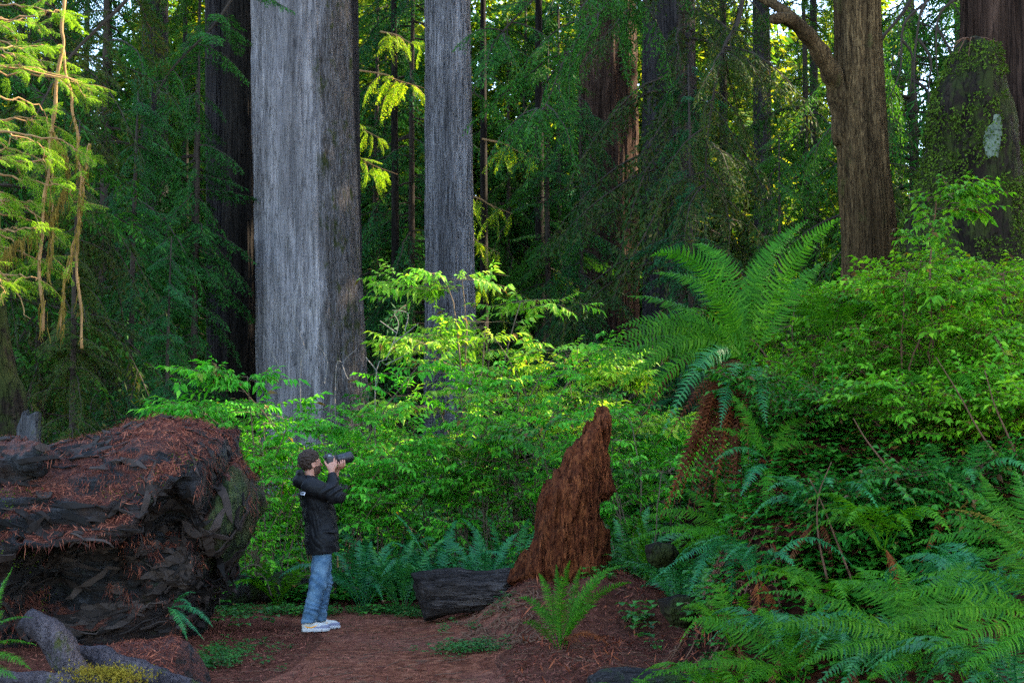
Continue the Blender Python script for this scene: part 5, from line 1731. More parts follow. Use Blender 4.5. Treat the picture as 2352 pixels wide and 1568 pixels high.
# ---------------------------------------------------------------- ferns
Y0 = 11.2
cb = P(1716, 852, Y0)
PT = lambda u, v, dy=0.0: P(u, v, Y0 + dy)
man = [(PT(1496, 588, -0.2), 0.63, 0.135), (PT(1592, 560, 0.3), 0.60, 0.13), (PT(1500, 628, 0.1), 0.52, 0.12), (PT(1415, 752, -0.3), 0.45, 0.12), (PT(1372, 858, -0.5), 0.51, 0.125), (PT(1380, 822, 0.2), 0.54, 0.11),
       (PT(1745, 592, 0.6), 0.27, 0.12), (PT(1860, 506, 0.5), 0.39, 0.125), (PT(1932, 502, 0.1), 0.51, 0.125), (PT(1838, 520, 0.9), 0.45, 0.12), (PT(1450, 960, -0.6), 0.63, 0.12), (PT(1520, 1000, -0.8), 0.63, 0.11, 'fern_dark'),
       (PT(1655, 985, -1.0), 0.33, 0.11, 'fern_dark'), (PT(1762, 980, -1.0), 0.33, 0.11, 'fern_dark'), (PT(1600, 640, -0.5), 0.39, 0.13), (PT(1560, 720, -0.7), 0.45, 0.13), (PT(1440, 680, 0.4), 0.45, 0.11),
       (PT(1605, 1180, -0.35), 0.62, 0.08, 'fern_dead'), (PT(1570, 1090, -0.3), 0.58, 0.08, 'fern_dead'), (PT(1640, 1130, -0.5), 0.45, 0.08, 'fern_dead'), (PT(1690, 1150, -0.5), 0.36, 0.08, 'fern_dead'), (PT(1530, 1010, -0.4), 0.55, 0.08, 'fern_dead'), (PT(1460, 1000, -0.3), 0.6, 0.07, 'fern_dead'), (PT(1600, 1060, -0.4), 0.55, 0.08, 'fern_dead'), (PT(1720, 1060, -0.6), 0.35, 0.08, 'fern_dead')] + [(PT(1515 + 15 * i, 1195 - 14 * (i % 4), -0.35 - 0.05 * (i % 3)), 0.34 + 0.07 * ((i * 7) % 5), 0.10, 'fern_dead') for i in range(14)] + [(PT(1352, 850, -0.6), 0.55, 0.12), (PT(1395, 790, -0.5), 0.55, 0.12), (PT(1420, 900, -0.7), 0.55, 0.11), (PT(1470, 840, 0.3), 0.36, 0.12), (PT(1895, 600, 0.3), 0.45, 0.12), (PT(1400, 900, -0.3), 0.54, 0.11)]
fern('sword_fern', 'largest fern, crowning the bank with dead brown fronds hanging below', cb, 0, 1, 1, 'fern', 61, manual=man, split=True, face=(0, -0.85, 0.5), mid=0.34)

cb = on(1290, 1480, 12.0)
Y0 = 12.0
man = [(PT(1192, 1372), 0.22, 0.055), (PT(1238, 1316, .1), 0.2, 0.06), (PT(1278, 1296), 0.1, 0.062), (PT(1310, 1286, -.1), 0.12, 0.065), (PT(1335, 1300, .15), 0.10, 0.06), (PT(1392, 1322, -.1), 0.22, 0.06), (PT(1440, 1300, .1), 0.30, 0.06), (PT(1452, 1338, 0), 0.26, 0.055), (PT(1200, 1430, -.25), 0.16, 0.05), (PT(1218, 1400, .2), 0.2, 0.05), (PT(1370, 1390, -.3), 0.2, 0.05), (PT(1400, 1480, -.3), 0.15, 0.045, 'fern_dead'), (PT(1340, 1480, -.4), 0.12, 0.045, 'fern_dead')]
fern('sword_fern', 'small lone fern growing in the red litter of the mound', cb, 0, 1, 1, 'fern', 62, manual=man, split=True, face=(0.1, -0.8, 0.35))

# foreground ferns at the lower right
Y0 = 7.6
cb = P(2120, 1500, Y0)
man = [(PT(1738, 1362, 0.0), 0.26, 0.095), (PT(1905, 1335, .5), 0.22, 0.09), (PT(1750, 1440, -.4), 0.18, 0.09), (PT(1830, 1530, -.5), 0.12, 0.08), (PT(1960, 1300, .7), 0.2, 0.085), (PT(2060, 1290, .3), 0.14, 0.085), (PT(2230, 1290, .3), 0.16, 0.085), (PT(2352, 1400, -.3), 0.2, 0.085), (PT(1990, 1560, -.6), 0.1, 0.08), (PT(2290, 1560, -.6), 0.14, 0.08)]
fern('sword_fern', 'foreground fern sprawling left over the bottom of the bank', cb, 0, 1, 1, 'fern', 63, manual=man, split=True, face=(-0.1, -0.55, 0.8))
Y0 = 7.0
cb = P(2420, 1420, Y0)
man = [(PT(2030, 1380, 0.2), 0.22, 0.085), (PT(2090, 1330, .5), 0.22, 0.085), (PT(2020, 1452, -.2), 0.2, 0.085), (PT(2120, 1500, -.5), 0.16, 0.08), (PT(2200, 1545, -.5), 0.12, 0.08), (PT(2200, 1260, .4), 0.2, 0.085), (PT(2290, 1230, .2), 0.14, 0.08), (PT(2380, 1200, 0), 0.1, 0.08)]
fern('sword_fern', 'foreground fern leaning in from the lower right edge', cb, 0, 1, 1, 'fern', 64, manual=man, split=True, face=(-0.1, -0.55, 0.8))
Y0 = 7.4
cb = P(2400, 1290, Y0)
man = [(PT(2190, 1105, 0), 0.10, 0.085), (PT(2250, 1085, .3), 0.08, 0.08), (PT(2130, 1200, .1), 0.2, 0.08), (PT(2095, 1250, .4), 0.2, 0.075), (PT(2180, 1170, .3), 0.14, 0.05, 'fern_yellow'), (PT(2330, 1070, .2), 0.06, 0.08)]
fern('sword_fern', 'fern with one yellowing frond at the right edge of the bank', cb, 0, 1, 1, 'fern', 65, manual=man, split=True, face=(-0.1, -0.55, 0.8))
Y0 = 8.4
cb = P(1830, 1555, Y0)
man = [(PT(1560, 1420, .3), 0.2, 0.08), (PT(1600, 1530, -.3), 0.16, 0.08), (PT(1480, 1560, -.2), 0.18, 0.075), (PT(1660, 1400, .4), 0.16, 0.075), (PT(1740, 1395, 0), 0.14, 0.08), (PT(1815, 1410, -.1), 0.06, 0.085), (PT(1925, 1470, -.3), 0.14, 0.08), (PT(1700, 1580, -.5), 0.12, 0.08), (PT(1890, 1385, .3), 0.1, 0.08)]
fern('sword_fern', 'foreground fern with a drooping pale frond near the bottom edge', cb, 0, 1, 1, 'fern', 66, manual=man, split=True, face=(-0.1, -0.55, 0.8))
Y0 = 10.6
cb = P(1680, 1240, Y0)
man = [(PT(1425, 1255, -.2), 0.30, 0.09), (PT(1480, 1190, .2), 0.26, 0.085), (PT(1560, 1120, .3), 0.2, 0.085), (PT(1640, 1080, .3), 0.12, 0.08), (PT(1500, 1330, -.4), 0.26, 0.08, 'fern_dark'), (PT(1580, 1370, -.5), 0.22, 0.08, 'fern_dark'), (PT(1680, 1390, -.6), 0.2, 0.08, 'fern_dark'), (PT(1760, 1110, .2), 0.16, 0.08), (PT(1850, 1180, 0), 0.2, 0.08), (PT(1800, 1330, -.4), 0.2, 0.08, 'fern_dark'), (PT(1540, 1250, -.5), 0.24, 0.08)]
fern('sword_fern', 'green fern reaching left over the mound beneath the dead fronds', cb, 0, 1, 1, 'fern', 67, manual=man, split=True, face=(-0.1, -0.55, 0.8))
Y0 = 10.4
cb = P(1760, 1060, Y0)
man = [(PT(1632, 985, -.2), 0.14, 0.075), (PT(1680, 905, 0), 0.14, 0.075), (PT(1700, 1140, -.4), 0.2, 0.075, 'fern_dark'), (PT(1760, 1190, -.5), 0.2, 0.075), (PT(1860, 960, .2), 0.16, 0.075), (PT(1900, 1040, 0), 0.2, 0.075), (PT(1640, 1060, -.3), 0.2, 0.07, 'fern_dark')]
fern('sword_fern', 'bluish fern clinging to the bank face under the largest fern', cb, 0, 1, 1, 'fern', 68, manual=man, split=True, face=(-0.1, -0.55, 0.8))

G_F = 'ferns growing low around the trail'
for k, (u, Y, n, L, rise, mat, lab, dead) in enumerate([
        (835, 16.7, 17, 1.21, 0.85, 'fern_dark', 'dark fern just in front of the photographer legs', 1),
        (925, 16.4, 18, 1.32, 0.9, 'fern_dark', 'dark fern behind the short dark log on its left', 1),
        (1020, 16.9, 18, 1.44, 0.9, 'fern_dark', 'tall dark fern directly behind the short dark log', 0),
        (1105, 16.5, 16, 1.21, 0.9, 'fern_dark', 'dark fern between the short dark log and the red stump', 1),
        (1160, 17.3, 17, 1.49, 1.0, 'fern_dark', 'dark fern partly covered by the left side of the red stump', 0),
        (880, 17.9, 16, 1.49, 1.0, 'fern_dark', 'dark fern in the second row behind the photographer', 0),
        (980, 18.3, 16, 1.49, 1.0, 'fern_dark', 'dark fern in the second row under the light green shrub', 0),
        (1440, 15.6, 17, 1.26, 0.9, 'fern_dark', 'bluish fern right of the red stump', 0),
        (1510, 14.9, 17, 1.26, 0.9, 'fern', 'green fern between the red stump and the hanging dead fronds', 1),
        (1560, 13.7, 16, 1.09, 0.8, 'fern_dark', 'shaded fern at the back edge of the mound', 0),
        (640, 17.0, 15, 1.03, 0.8, 'fern', 'pale fern behind the end of the fallen log', 0),
        (575, 17.3, 14, 1.03, 0.8, 'fern_dark', 'dark fern in the shadow behind the log end', 0)]):
    fern('sword_fern', lab, on(u, 1300, Y), n, L, rise, mat, 70 + k, G_F, dead=dead, width=0.085)
for k, (u, v, Y, n, L, mat, arc, lab, dead) in enumerate([
        (1880, 1200, 9.9, 11, 0.85, 'fern_dark', (120, 330), 'shaded fern halfway up the bank face below the bushes', 2),
        (2030, 1260, 9.3, 11, 0.85, 'fern', (120, 330), 'fern in the dark hollow in the middle of the bank', 1),
        (2190, 1150, 9.6, 10, 0.8, 'fern_dark', (120, 330), 'shaded fern under the leaning tan stems', 1),
        (2000, 960, 10.7, 9, 0.75, 'fern', (150, 330), 'bright fern among the lower bushes of the bank', 1),
        (2180, 940, 10.5, 9, 0.75, 'fern', (150, 330), 'bright fern hanging under the right hand bushes', 2),
        (1920, 780, 11.6, 9, 0.8, 'fern', (100, 330), 'fern half hidden in the bushes right of the largest fern', 0),
        (1740, 1330, 9.8, 11, 0.8, 'fern_dark', (100, 340), 'dark fern above the mossy root knuckle', 3),
        (1900, 1400, 9.0, 10, 0.8, 'fern', (100, 340), 'fern wedged between two foreground ferns at the bank foot', 2),
        (1690, 1480, 9.4, 10, 0.75, 'fern', (100, 340), 'half withered fern by the mossy root knuckle', 4),
        (2300, 1000, 10.0, 9, 0.7, 'fern', (120, 330), 'fern under the bushes at the right edge', 1),
        (2280, 1420, 8.2, 11, 0.9, 'fern_dark', (100, 340), 'dark fern behind the leaning foreground fern', 1)]):
    p = P(u, v, Y)
    p[2] = max(p[2], float(hgt(p[0], p[1])) - 0.0)
    fern('sword_fern', lab, p, n, L, 0.55, mat, 90 + k, 'ferns crowding the face of the bank', arc=arc, dead=dead, width=0.08)
for k, (u, v, Y, n, L, mat, lab) in enumerate([
        (2080, 1540, 8.0, 12, 0.9, 'fern_dark', 'shaded fern between the sprawling foreground fern and its neighbour'),
        (2240, 1500, 7.6, 12, 0.9, 'fern', 'lush fern low in the corner beneath the leaning fronds'),
        (1960, 1480, 8.3, 12, 0.85, 'fern_dark', 'shaded fern under the sprawling fronds at the bottom'),
        (1640, 1560, 9.0, 11, 0.75, 'fern', 'short fern beside the bluish grey log at the bottom edge'),
        (1800, 1440, 8.9, 12, 0.8, 'fern_dark', 'dark fern between the root knuckle and the foreground ferns'),
        (2340, 1560, 7.2, 12, 0.9, 'fern_dark', 'dark fern filling the lower right corner'),
        (2130, 1400, 8.6, 12, 0.85, 'fern', 'green fern just above the sprawling foreground fern'),
        (1470, 1590, 9.6, 10, 0.6, 'fern', 'small fern in front of the bluish grey log'),
        (2250, 1320, 8.6, 12, 0.85, 'fern_dark', 'shaded fern under the frond that yellows'),
        (2060, 1150, 9.9, 11, 0.75, 'fern', 'bright fern over the dark hollow of the bank')]):
    p = P(u, v, Y)
    p[2] = max(p[2] - 0.15, float(hgt(p[0], p[1])))
    fern('sword_fern', lab, p, n, L, 0.50, mat, 140 + k, 'ferns crowding the face of the bank', arc=(70, 380), dead=k % 3, width=0.08)
# ferns at the left
Y0 = 12.0
cb = P(400, 1400, 12.15)
man = [(PT(470, 1470, -.2), 0.12, 0.055), (PT(450, 1360, -.1), 0.10, 0.05), (PT(440, 1395, -.2), 0.08, 0.05), (PT(490, 1440, -.1), 0.14, 0.055), (PT(430, 1470, -.3), 0.1, 0.05)]
fern('sword_fern', 'small fern hanging from the underside of the fallen log', cb, 0, 1, 1, 'fern_dark', 121, manual=man, split=True)
Y0 = 8.8
cb = P(-60, 1500, Y0)
man = [(PT(75, 1418, 0), 0.16, 0.05), (PT(85, 1482, -.1), 0.12, 0.05), (PT(70, 1536, -.3), 0.1, 0.05), (PT(10, 1400, .2), 0.1, 0.05), (PT(40, 1560, -.3), 0.05, 0.05), (PT(10, 1330, .2), 0.05, 0.05), (PT(30, 1300, .3), 0.05, 0.05)]
fern('sword_fern', 'fern poking in at the left edge over the grey limbs', cb, 0, 1, 1, 'fern', 122, manual=man, split=True)

# ---------------------------------------------------------------- low ground cover
r = np.random.default_rng(44)


def clover(seed):
    q = np.random.default_rng(seed)
    n_ = 9
    a = q.uniform(0, 6.28, n_)
    p = np.stack([np.cos(a), np.sin(a), 0 * a], -1) * q.uniform(0.0, 0.09, n_)[:, None] + np.array([0, 0, 1]) * q.uniform(0.03, 0.11, n_)[:, None]
    out = []
    for j in range(3):
        b = a + j * 2.1
        d = np.stack([np.cos(b), np.sin(b), 0 * b - 0.15], -1)
        out.append(leaf_shape(p, d, np.tile([0, 0, 1.0], (n_, 1)), 0.034, 0.034, 0.1, 0.15))
    return join(out)


CL = [clover(i) for i in range(4)]


def cover(name, lab, regs, seed, mat, smin_=0.7, smax_=1.4):
    q = np.random.default_rng(seed)
    out = []
    for (u, v, Y, sx_, sy_, n_) in regs:
        c0 = on(u, v, Y)
        x = c0[0] + q.normal(0, sx_, n_)
        y = c0[1] + q.normal(0, sy_, n_)
        z = hgt(x, y)
        w_ = q.integers(0, 4, n_)
        for k in range(4):
            m = w_ == k
            if m.any():
                Mx = rotz(q.uniform(0, 6.28, m.sum())) * q.uniform(smin_, smax_, m.sum())[:, None, None]
                out.append(place(CL[k], Mx, np.stack([x, y, z], -1)[m]))
    return tag(mk(name, *join(out), M[mat]), lab, 'ground cover', None, 'stuff')


cover('ground_cover', 'low clover like leaves along the trail edges and under the shrubs', [
    (520, 1500, 12.2, 0.20, 0.50, 60), (470, 1500, 11.8, 0.12, 0.3, 30), (600, 1390, 16.2, 0.8, 0.25, 160), (850, 1390, 16.3, 0.9, 0.2, 160), (1080, 1465, 12.6, 0.18, 0.25, 60), (1110, 1360, 13.8, 0.2, 0.2, 14),
    (1600, 1480, 10.0, 0.25, 0.25, 60), (960, 1400, 15.7, 0.12, 0.12, 30)], 50, 'clover', 0.5, 1.0)
o = cover('undergrowth', 'leafy undergrowth covering the forest floor behind the trail', [(700, 1300, 18.4, 1.4, 0.6, 350), (1100, 1300, 18.8, 1.4, 0.6, 350), (900, 1200, 22, 3.5, 1.8, 1500), (1480, 1200, 18.5, 0.9, 1.0, 500), (300, 1200, 20, 3, 2, 900), (1950, 900, 15, 1.1, 1.0, 600), (2120, 900, 12.6, 1.0, 0.7, 400), (1860, 1030, 10.6, 0.4, 0.35, 170), (2120, 1150, 9.9, 0.5, 0.4, 220), (1980, 1230, 9.6, 0.5, 0.3, 170)], 51, 'shrub_dark', 1.0, 2.4)
tag(o, None, 'undergrowth')
# trunks far off are footed in low growth
cover('undergrowth', 'distant low greenery between the big trunks', [(400, 1000, 30, 5, 3, 1200), (1000, 1000, 31, 5, 3, 1200), (1700, 1000, 27, 5, 3, 1200)], 52, 'shrub_dark', 2.5, 6.0)
# scattered loose twigs on the trail
tw_ = []
q = np.random.default_rng(61)
for i in range(420):
    x, y = q.uniform(-2.4, 2.0), q.uniform(10.2, 16.4)
    a = q.uniform(0, 3.14)
    L = q.uniform(0.06, 0.30)
    xs_ = x + np.cos(a) * np.linspace(-.5, .5, 4) * L
    ys_ = y + np.sin(a) * np.linspace(-.5, .5, 4) * L
    tw_.append(tube(np.stack([xs_, ys_, hgt(xs_, ys_) + 0.014 + q.normal(0, 0.004, 4)], -1), 0.004, 3))
tag(mk('twig_litter', *join(tw_), M['twig_red']), 'small loose twigs strewn on the trail and mound', 'twigs', None, 'stuff')
# exposed red roots and dangling fibres on the bank and mound
rt = []
for i in range(260):
    if i < 110:
        u, v, Y = q.uniform(1050, 1240), q.uniform(1360, 1440), q.uniform(12.6, 14.0)
        p = on(u, v, Y)
    else:
        x, y = q.uniform(1.2, 3.4), q.uniform(9.6, 12.2)
        p = np.array([x, y, float(hgt(x, y))])
    a = q.uniform(0, 6.28)
    L = q.uniform(0.15, 0.5)
    xs_ = p[0] + np.cumsum(q.normal(np.cos(a), 0.5, 7)) * L / 7
    ys_ = p[1] + np.cumsum(q.normal(np.sin(a), 0.5, 7)) * L / 7
    zz = hgt(xs_, ys_) + 0.015 + np.abs(q.normal(0, 0.02, 7))
    rt.append(tube(np.stack([xs_, ys_, zz], -1), np.linspace(0.008, 0.003, 7), 4))
tag(mk('root_litter', *join(rt), M['twig_red']), 'exposed reddish rootlets and debris on the mound and bank', 'roots', None, 'stuff')
# ---------------------------------------------------------------- the photographer (local axes: +x forward, +y left, z up)
PB = P(731, 1441, 14.48)
PB[2] = float(hgt(PB[0], PB[1])) + 0.012
PSI = R(17.0)
_c, _s = math.cos(PSI), math.sin(PSI)
PROT = np.array([[_c, -_s, 0], [_s, _c, 0], [0, 0, 1]])


def toW(V):
    return np.asarray(V) @ PROT.T + PB


person = thing('person', 'man in a black hooded jacket and blue jeans aiming a camera up at the trees', 'person', PB)


def rotm(yaw, pitch):
    return np.array(rotz(np.array([R(yaw)]))[0] @ roty(np.array([R(-pitch)]))[0])


HC = np.array([-0.090, 0.0, 1.668])
HR = rotm(14, 9)


def headspace(p):
    return (p - HC.astype(np.float32)) @ HR.astype(np.float32)


def sm_all(ds, k):
    d = ds[0]
    for e in ds[1:]:
        d = smin(d, e, k)
    return d


RW = np.array([0.098, -0.105, 1.570])    # right wrist
LW = np.array([0.165, 0.030, 1.545])     # left wrist
RE = np.array([0.125, -0.245, 1.345])
LE = np.array([0.105, 0.165, 1.300])
RS = np.array([-0.125, -0.185, 1.435])
LS = np.array([-0.105, 0.185, 1.435])


def chain(p, pts, rs):
    return sm_all([capsule(p, pts[i], pts[i + 1], rs[i], rs[i + 1]) for i in range(len(pts) - 1)], 0.003)


def hand_r(p):
    d = ellipsoid(p, (0.100, -0.094, 1.628), (0.044, 0.020, 0.050))
    d = smin(d, capsule(p, RW, (0.100, -0.096, 1.610), 0.027, 0.030), 0.02)
    tips = [[(0.118, -0.092, 1.665), (0.128, -0.082, 1.702), (0.128, -0.062, 1.728), (0.122, -0.045, 1.738)],
            [(0.130, -0.093, 1.650), (0.148, -0.084, 1.682), (0.150, -0.060, 1.694), (0.142, -0.044, 1.692)],
            [(0.134, -0.095, 1.632), (0.153, -0.086, 1.658), (0.154, -0.062, 1.667), (0.144, -0.046, 1.664)],
            [(0.130, -0.096, 1.614), (0.147, -0.090, 1.634), (0.150, -0.068, 1.642), (0.142, -0.052, 1.640)]]
    for q, r0 in zip(tips, (0.0100, 0.0102, 0.0098, 0.0086)):
        d = smin(d, chain(p, q, (r0 * 1.05, r0, r0 * 0.92, r0 * 0.8)), 0.005)
    d = smin(d, chain(p, [(0.080, -0.094, 1.612), (0.056, -0.090, 1.640), (0.040, -0.078, 1.668), (0.036, -0.060, 1.684)], (0.015, 0.0125, 0.011, 0.009)), 0.008)
    return d


def hand_l(p):
    d = ellipsoid(p, (0.196, 0.004, 1.622), (0.048, 0.044, 0.017))
    d = smin(d, capsule(p, LW, (0.178, 0.016, 1.604), 0.026, 0.028), 0.02)
    tips = [[(0.232, -0.020, 1.628), (0.240, -0.046, 1.645), (0.240, -0.054, 1.674), (0.238, -0.044, 1.698)],
            [(0.214, -0.028, 1.626), (0.218, -0.052, 1.642), (0.219, -0.060, 1.670), (0.217, -0.050, 1.697)],
            [(0.194, -0.030, 1.624), (0.196, -0.052, 1.638), (0.198, -0.060, 1.664), (0.197, -0.050, 1.690)],
            [(0.176, -0.028, 1.622), (0.176, -0.046, 1.634), (0.178, -0.054, 1.654), (0.178, -0.046, 1.674)]]
    for q, r0 in zip(tips, (0.0096, 0.0102, 0.0098, 0.0086)):
        d = smin(d, chain(p, q, (r0 * 1.05, r0, r0 * 0.92, r0 * 0.8)), 0.005)
    d = smin(d, chain(p, [(0.186, 0.036, 1.622), (0.204, 0.054, 1.644), (0.216, 0.058, 1.668), (0.224, 0.050, 1.690)], (0.014, 0.012, 0.011, 0.009)), 0.008)
    return d


def head(p):
    q = headspace(p)
    d = ellipsoid(q, (-0.012, 0, 0.028), (0.094, 0.074, 0.092))
    d = smin(d, ellipsoid(q, (0.030, 0, -0.040), (0.060, 0.056, 0.078)), 0.03)
    d = smin(d, ellipsoid(q, (0.056, 0, -0.098), (0.030, 0.030, 0.022)), 0.025)
    d = smin(d, ellipsoid(q, (0.010, 0, -0.080), (0.062, 0.052, 0.030)), 0.02)
    d = smin(d, capsule(q, (0.086, 0, 0.006), (0.106, 0, -0.036), 0.009, 0.013), 0.012)
    d = smin(d, capsule(q, (0.078, -0.03, 0.018), (0.078, 0.03, 0.018), 0.012), 0.012)
    d = smin(d, capsule(q, (0.086, -0.016, -0.068), (0.086, 0.016, -0.068), 0.008), 0.008)
    for s in (-1, 1):
        d = smax(d, -(np.linalg.norm(q - np.array([0.094, 0.032 * s, -0.004], np.float32), axis=1) - 0.014), 0.008)
        d = smin(d, np.linalg.norm(q - np.array([0.076, 0.032 * s, -0.004], np.float32), axis=1) - 0.012, 0.002)
        e = ellipsoid(q, (-0.012, 0.078 * s, -0.016), (0.024, 0.010, 0.034))
        e = smax(e, -ellipsoid(q, (-0.006, 0.088 * s, -0.014), (0.012, 0.008, 0.020)), 0.004)
        d = smin(d, e, 0.006)
    return d


def body_sdf(p):
    d = head(p)
    d = smin(d, capsule(p, (-0.115, 0, 1.42), (-0.098, 0, 1.60), 0.062, 0.056), 0.03)
    t = sm_all([ellipsoid(p, (-0.075, 0, 1.32), (0.10, 0.155, 0.17)), ellipsoid(p, (-0.01, 0, 1.02), (0.10, 0.14, 0.22)), ellipsoid(p, (0.01, 0, 0.88), (0.11, 0.145, 0.12))], 0.06)
    d = smin(d, t, 0.04)
    for S, E, W in ((RS, RE, RW), (LS, LE, LW)):
        d = smin(d, smin(capsule(p, S, E, 0.050, 0.040), capsule(p, E, W, 0.040, 0.026), 0.02), 0.03)
    d = smin(d, hand_r(p), 0.01)
    d = smin(d, hand_l(p), 0.01)
    for hy, kx, ky, ax, ay in ((-0.09, -0.03, -0.095, -0.105, -0.10), (0.09, 0.065, 0.095, 0.03, 0.10)):
        d = smin(d, smin(capsule(p, (0.01, hy, 0.86), (kx, ky, 0.46), 0.075, 0.052), capsule(p, (kx, ky, 0.46), (ax, ay, 0.10), 0.050, 0.036), 0.03), 0.04)
        d = smin(d, capsule(p, (ax - 0.02, ay, 0.06), (ax + 0.15, ay, 0.045), 0.036, 0.028), 0.03)
    return d


V, Q = surface_nets(body_sdf, [-0.40, -0.36, -0.01], [0.34, 0.36, 1.86], 0.0042)
cq = V[Q].mean(1)
hq = headspace(cq.astype(np.float32))
beard = (hq[:, 2] < -0.036 + 0.25 * np.clip(0.03 - hq[:, 0], 0, 1)) & (hq[:, 2] > -0.135) & (hq[:, 0] > -0.008) & (np.abs(hq[:, 1]) < 0.075) & ~((np.abs(hq[:, 1]) < 0.018) & (np.abs(hq[:, 2] + 0.068) < 0.007))
beard &= ~((hq[:, 0] > 0.085) & (hq[:, 2] > -0.05))
beard &= (cq[:, 2] > 1.5) & (cq[:, 0] < 0.03)
t = NT('skin')
n = t.noise(t.coord(), 60, 4, 0.6)
col = t.ramp(n, [(0.3, (0.34, 0.15, 0.095)), (0.7, (0.46, 0.22, 0.15))])
sp = t.bsdf(col, 0.5, 0.35, n, 0.1, 0.002)
sp.inputs['Subsurface Weight'].default_value = 0.12
sp.inputs['Subsurface Radius'].default_value = (0.01, 0.004, 0.002)
M['skin'] = t.out(sp.outputs[0])
M['beard_skin'] = simple_mat('short_beard', (0.075, 0.036, 0.023), 0.8, 0.2, 420, 0.6, 0.6, 0.003)
mk('body', toW(V), Q, [M['skin'], M['beard_skin']], person, True, beard.astype(np.int32))


def hair_sdf(p):
    q = headspace(p)
    d = ellipsoid(q, (-0.026, 0, 0.036), (0.112, 0.090, 0.108))
    reg = np.minimum(np.maximum(q[:, 0] + 0.022, -(q[:, 2] + 0.088)), np.maximum(0.030 - q[:, 2] + 0.35 * np.clip(q[:, 0] - 0.03, -1, 1) * 1.2, q[:, 0] - 0.088))
    side = np.maximum(np.maximum(q[:, 0] - 0.022, -(q[:, 2] + 0.004)), -0.02)
    reg = np.minimum(reg, side)
    d = smax(d, reg, 0.016)
    return d + 0.011 * vnoise(q * 62) + 0.006 * ridged(q * 120, 2) - 0.003


V, Q = surface_nets(hair_sdf, [-0.26, -0.14, 1.53], [0.06, 0.14, 1.84], 0.0034)
M['hair'] = simple_mat('dark_curly_hair', (0.034, 0.020, 0.013), 0.62, 0.2, 160, 0.6, 0.9, 0.006)
mk('hair', toW(V), Q, M['hair'], person, True)

ZT = np.array([0.765, 0.90, 1.05, 1.20, 1.36, 1.45, 1.50, 1.555])
CX = np.array([0.035, 0.028, 0.012, -0.018, -0.062, -0.085, -0.092, -0.094])
AX = np.array([0.172, 0.168, 0.162, 0.160, 0.150, 0.118, 0.086, 0.078])
BY = np.array([0.235, 0.228, 0.208, 0.205, 0.210, 0.168, 0.105, 0.088])


def jacket_sdf(p):
    z = p[:, 2]
    cx, a, b = np.interp(z, ZT, CX), np.interp(z, ZT, AX), np.interp(z, ZT, BY)
    qx, qy = (p[:, 0] - cx) / a, p[:, 1] / b
    rr = (np.abs(qx) ** 2.5 + np.abs(qy) ** 2.5) ** 0.4
    d = (rr - 1) * np.minimum(a, b) * 0.85
    wr = p * np.array([5, 5, 9], np.float32)
    d = d + 0.015 * fbm(wr, 3) + 0.011 * ridged(p * np.array([6, 6, 7], np.float32) + np.stack([0 * z, 0 * z, p[:, 0] * 9], -1) + 0.8 * vnoise(p * 5)[:, None], 2)
    hem = 0.772 + 0.035 * np.clip((0.06 - p[:, 0]) / 0.25, -1, 1) * -1 + 0.006 * vnoise(p * 12)
    d = smax(d, hem - z, 0.012)
    d = smax(d, z - 1.545 + 0.10 * np.clip(p[:, 0] + 0.09, 0, 1), 0.012)
    # neck opening
    d = smax(d, -np.maximum(capsule(p, (-0.100, 0, 1.50), (-0.085, 0, 1.70), 0.066, 0.070), -(z - 1.49)), 0.012)
    # near and far sleeves
    for S, E, W in ((RS, RE, RW), (LS, LE, LW)):
        W2 = W + (E - W) * 0.06
        s = smin(capsule(p, S, E, 0.094, 0.078), capsule(p, E, W2, 0.078, 0.046), 0.03)
        u = unit(E - S)
        tt = (p - S.astype(np.float32)) @ u.astype(np.float32)
        s = s + 0.011 * np.sin(tt * 62 + 6 * vnoise(p * 6)) * sst(0.05, 0.2, tt) + 0.008 * fbm(p * 16, 2)
        cut = ((p - W2.astype(np.float32)) @ unit(W - E).astype(np.float32))
        s = smax(s, cut, 0.008)
        d = smin(d, s, 0.035)
    # hood lying on the upper back
    h = smin(ellipsoid(p, (-0.195, 0, 1.485), (0.080, 0.120, 0.075)), capsule(p, (-0.205, -0.07, 1.575), (-0.205, 0.07, 1.575), 0.030), 0.05)
    h = smin(h, capsule(p, (-0.13, -0.105, 1.52), (-0.05, -0.07, 1.49), 0.030, 0.022), 0.03)
    h = smin(h, capsule(p, (-0.13, 0.105, 1.52), (-0.05, 0.07, 1.49), 0.030, 0.022), 0.03)
    h = smax(h, -ellipsoid(p, (-0.140, 0, 1.600), (0.060, 0.085, 0.075)), 0.012)
    h = h + 0.010 * fbm(p * 14, 3)
    d = smin(d, h, 0.018)
    # front seam and pocket flaps
    f = np.abs(np.abs(p[:, 1]) - 0.140) + 0 * z
    for sy in (-1, 1):
        g = rbox(p, (0.075, 0.165 * sy, 0.985), (0.075, 0.055, 0.012), 0.008)
        d = smin(d, g, 0.010)
    return d


V, Q = surface_nets(jacket_sdf, [-0.36, -0.40, 0.70], [0.30, 0.36, 1.66], 0.0062)
t = NT('black_shell_fabric')
n = t.noise(t.coord(), 26, 5, 0.6)
n2 = t.noise(t.coord(), 300, 2, 0.5)
M['jacket'] = t.out(t.bsdf(t.ramp(n2, [(0.3, (0.004, 0.004, 0.0045)), (0.7, (0.011, 0.011, 0.012))]), 0.62, 0.18, n, 0.45, 0.010).outputs[0])
jk = mk('jacket', toW(V), Q, M['jacket'], person, True, loc=PB)
jk['_o'] = [float(q) for q in PB]


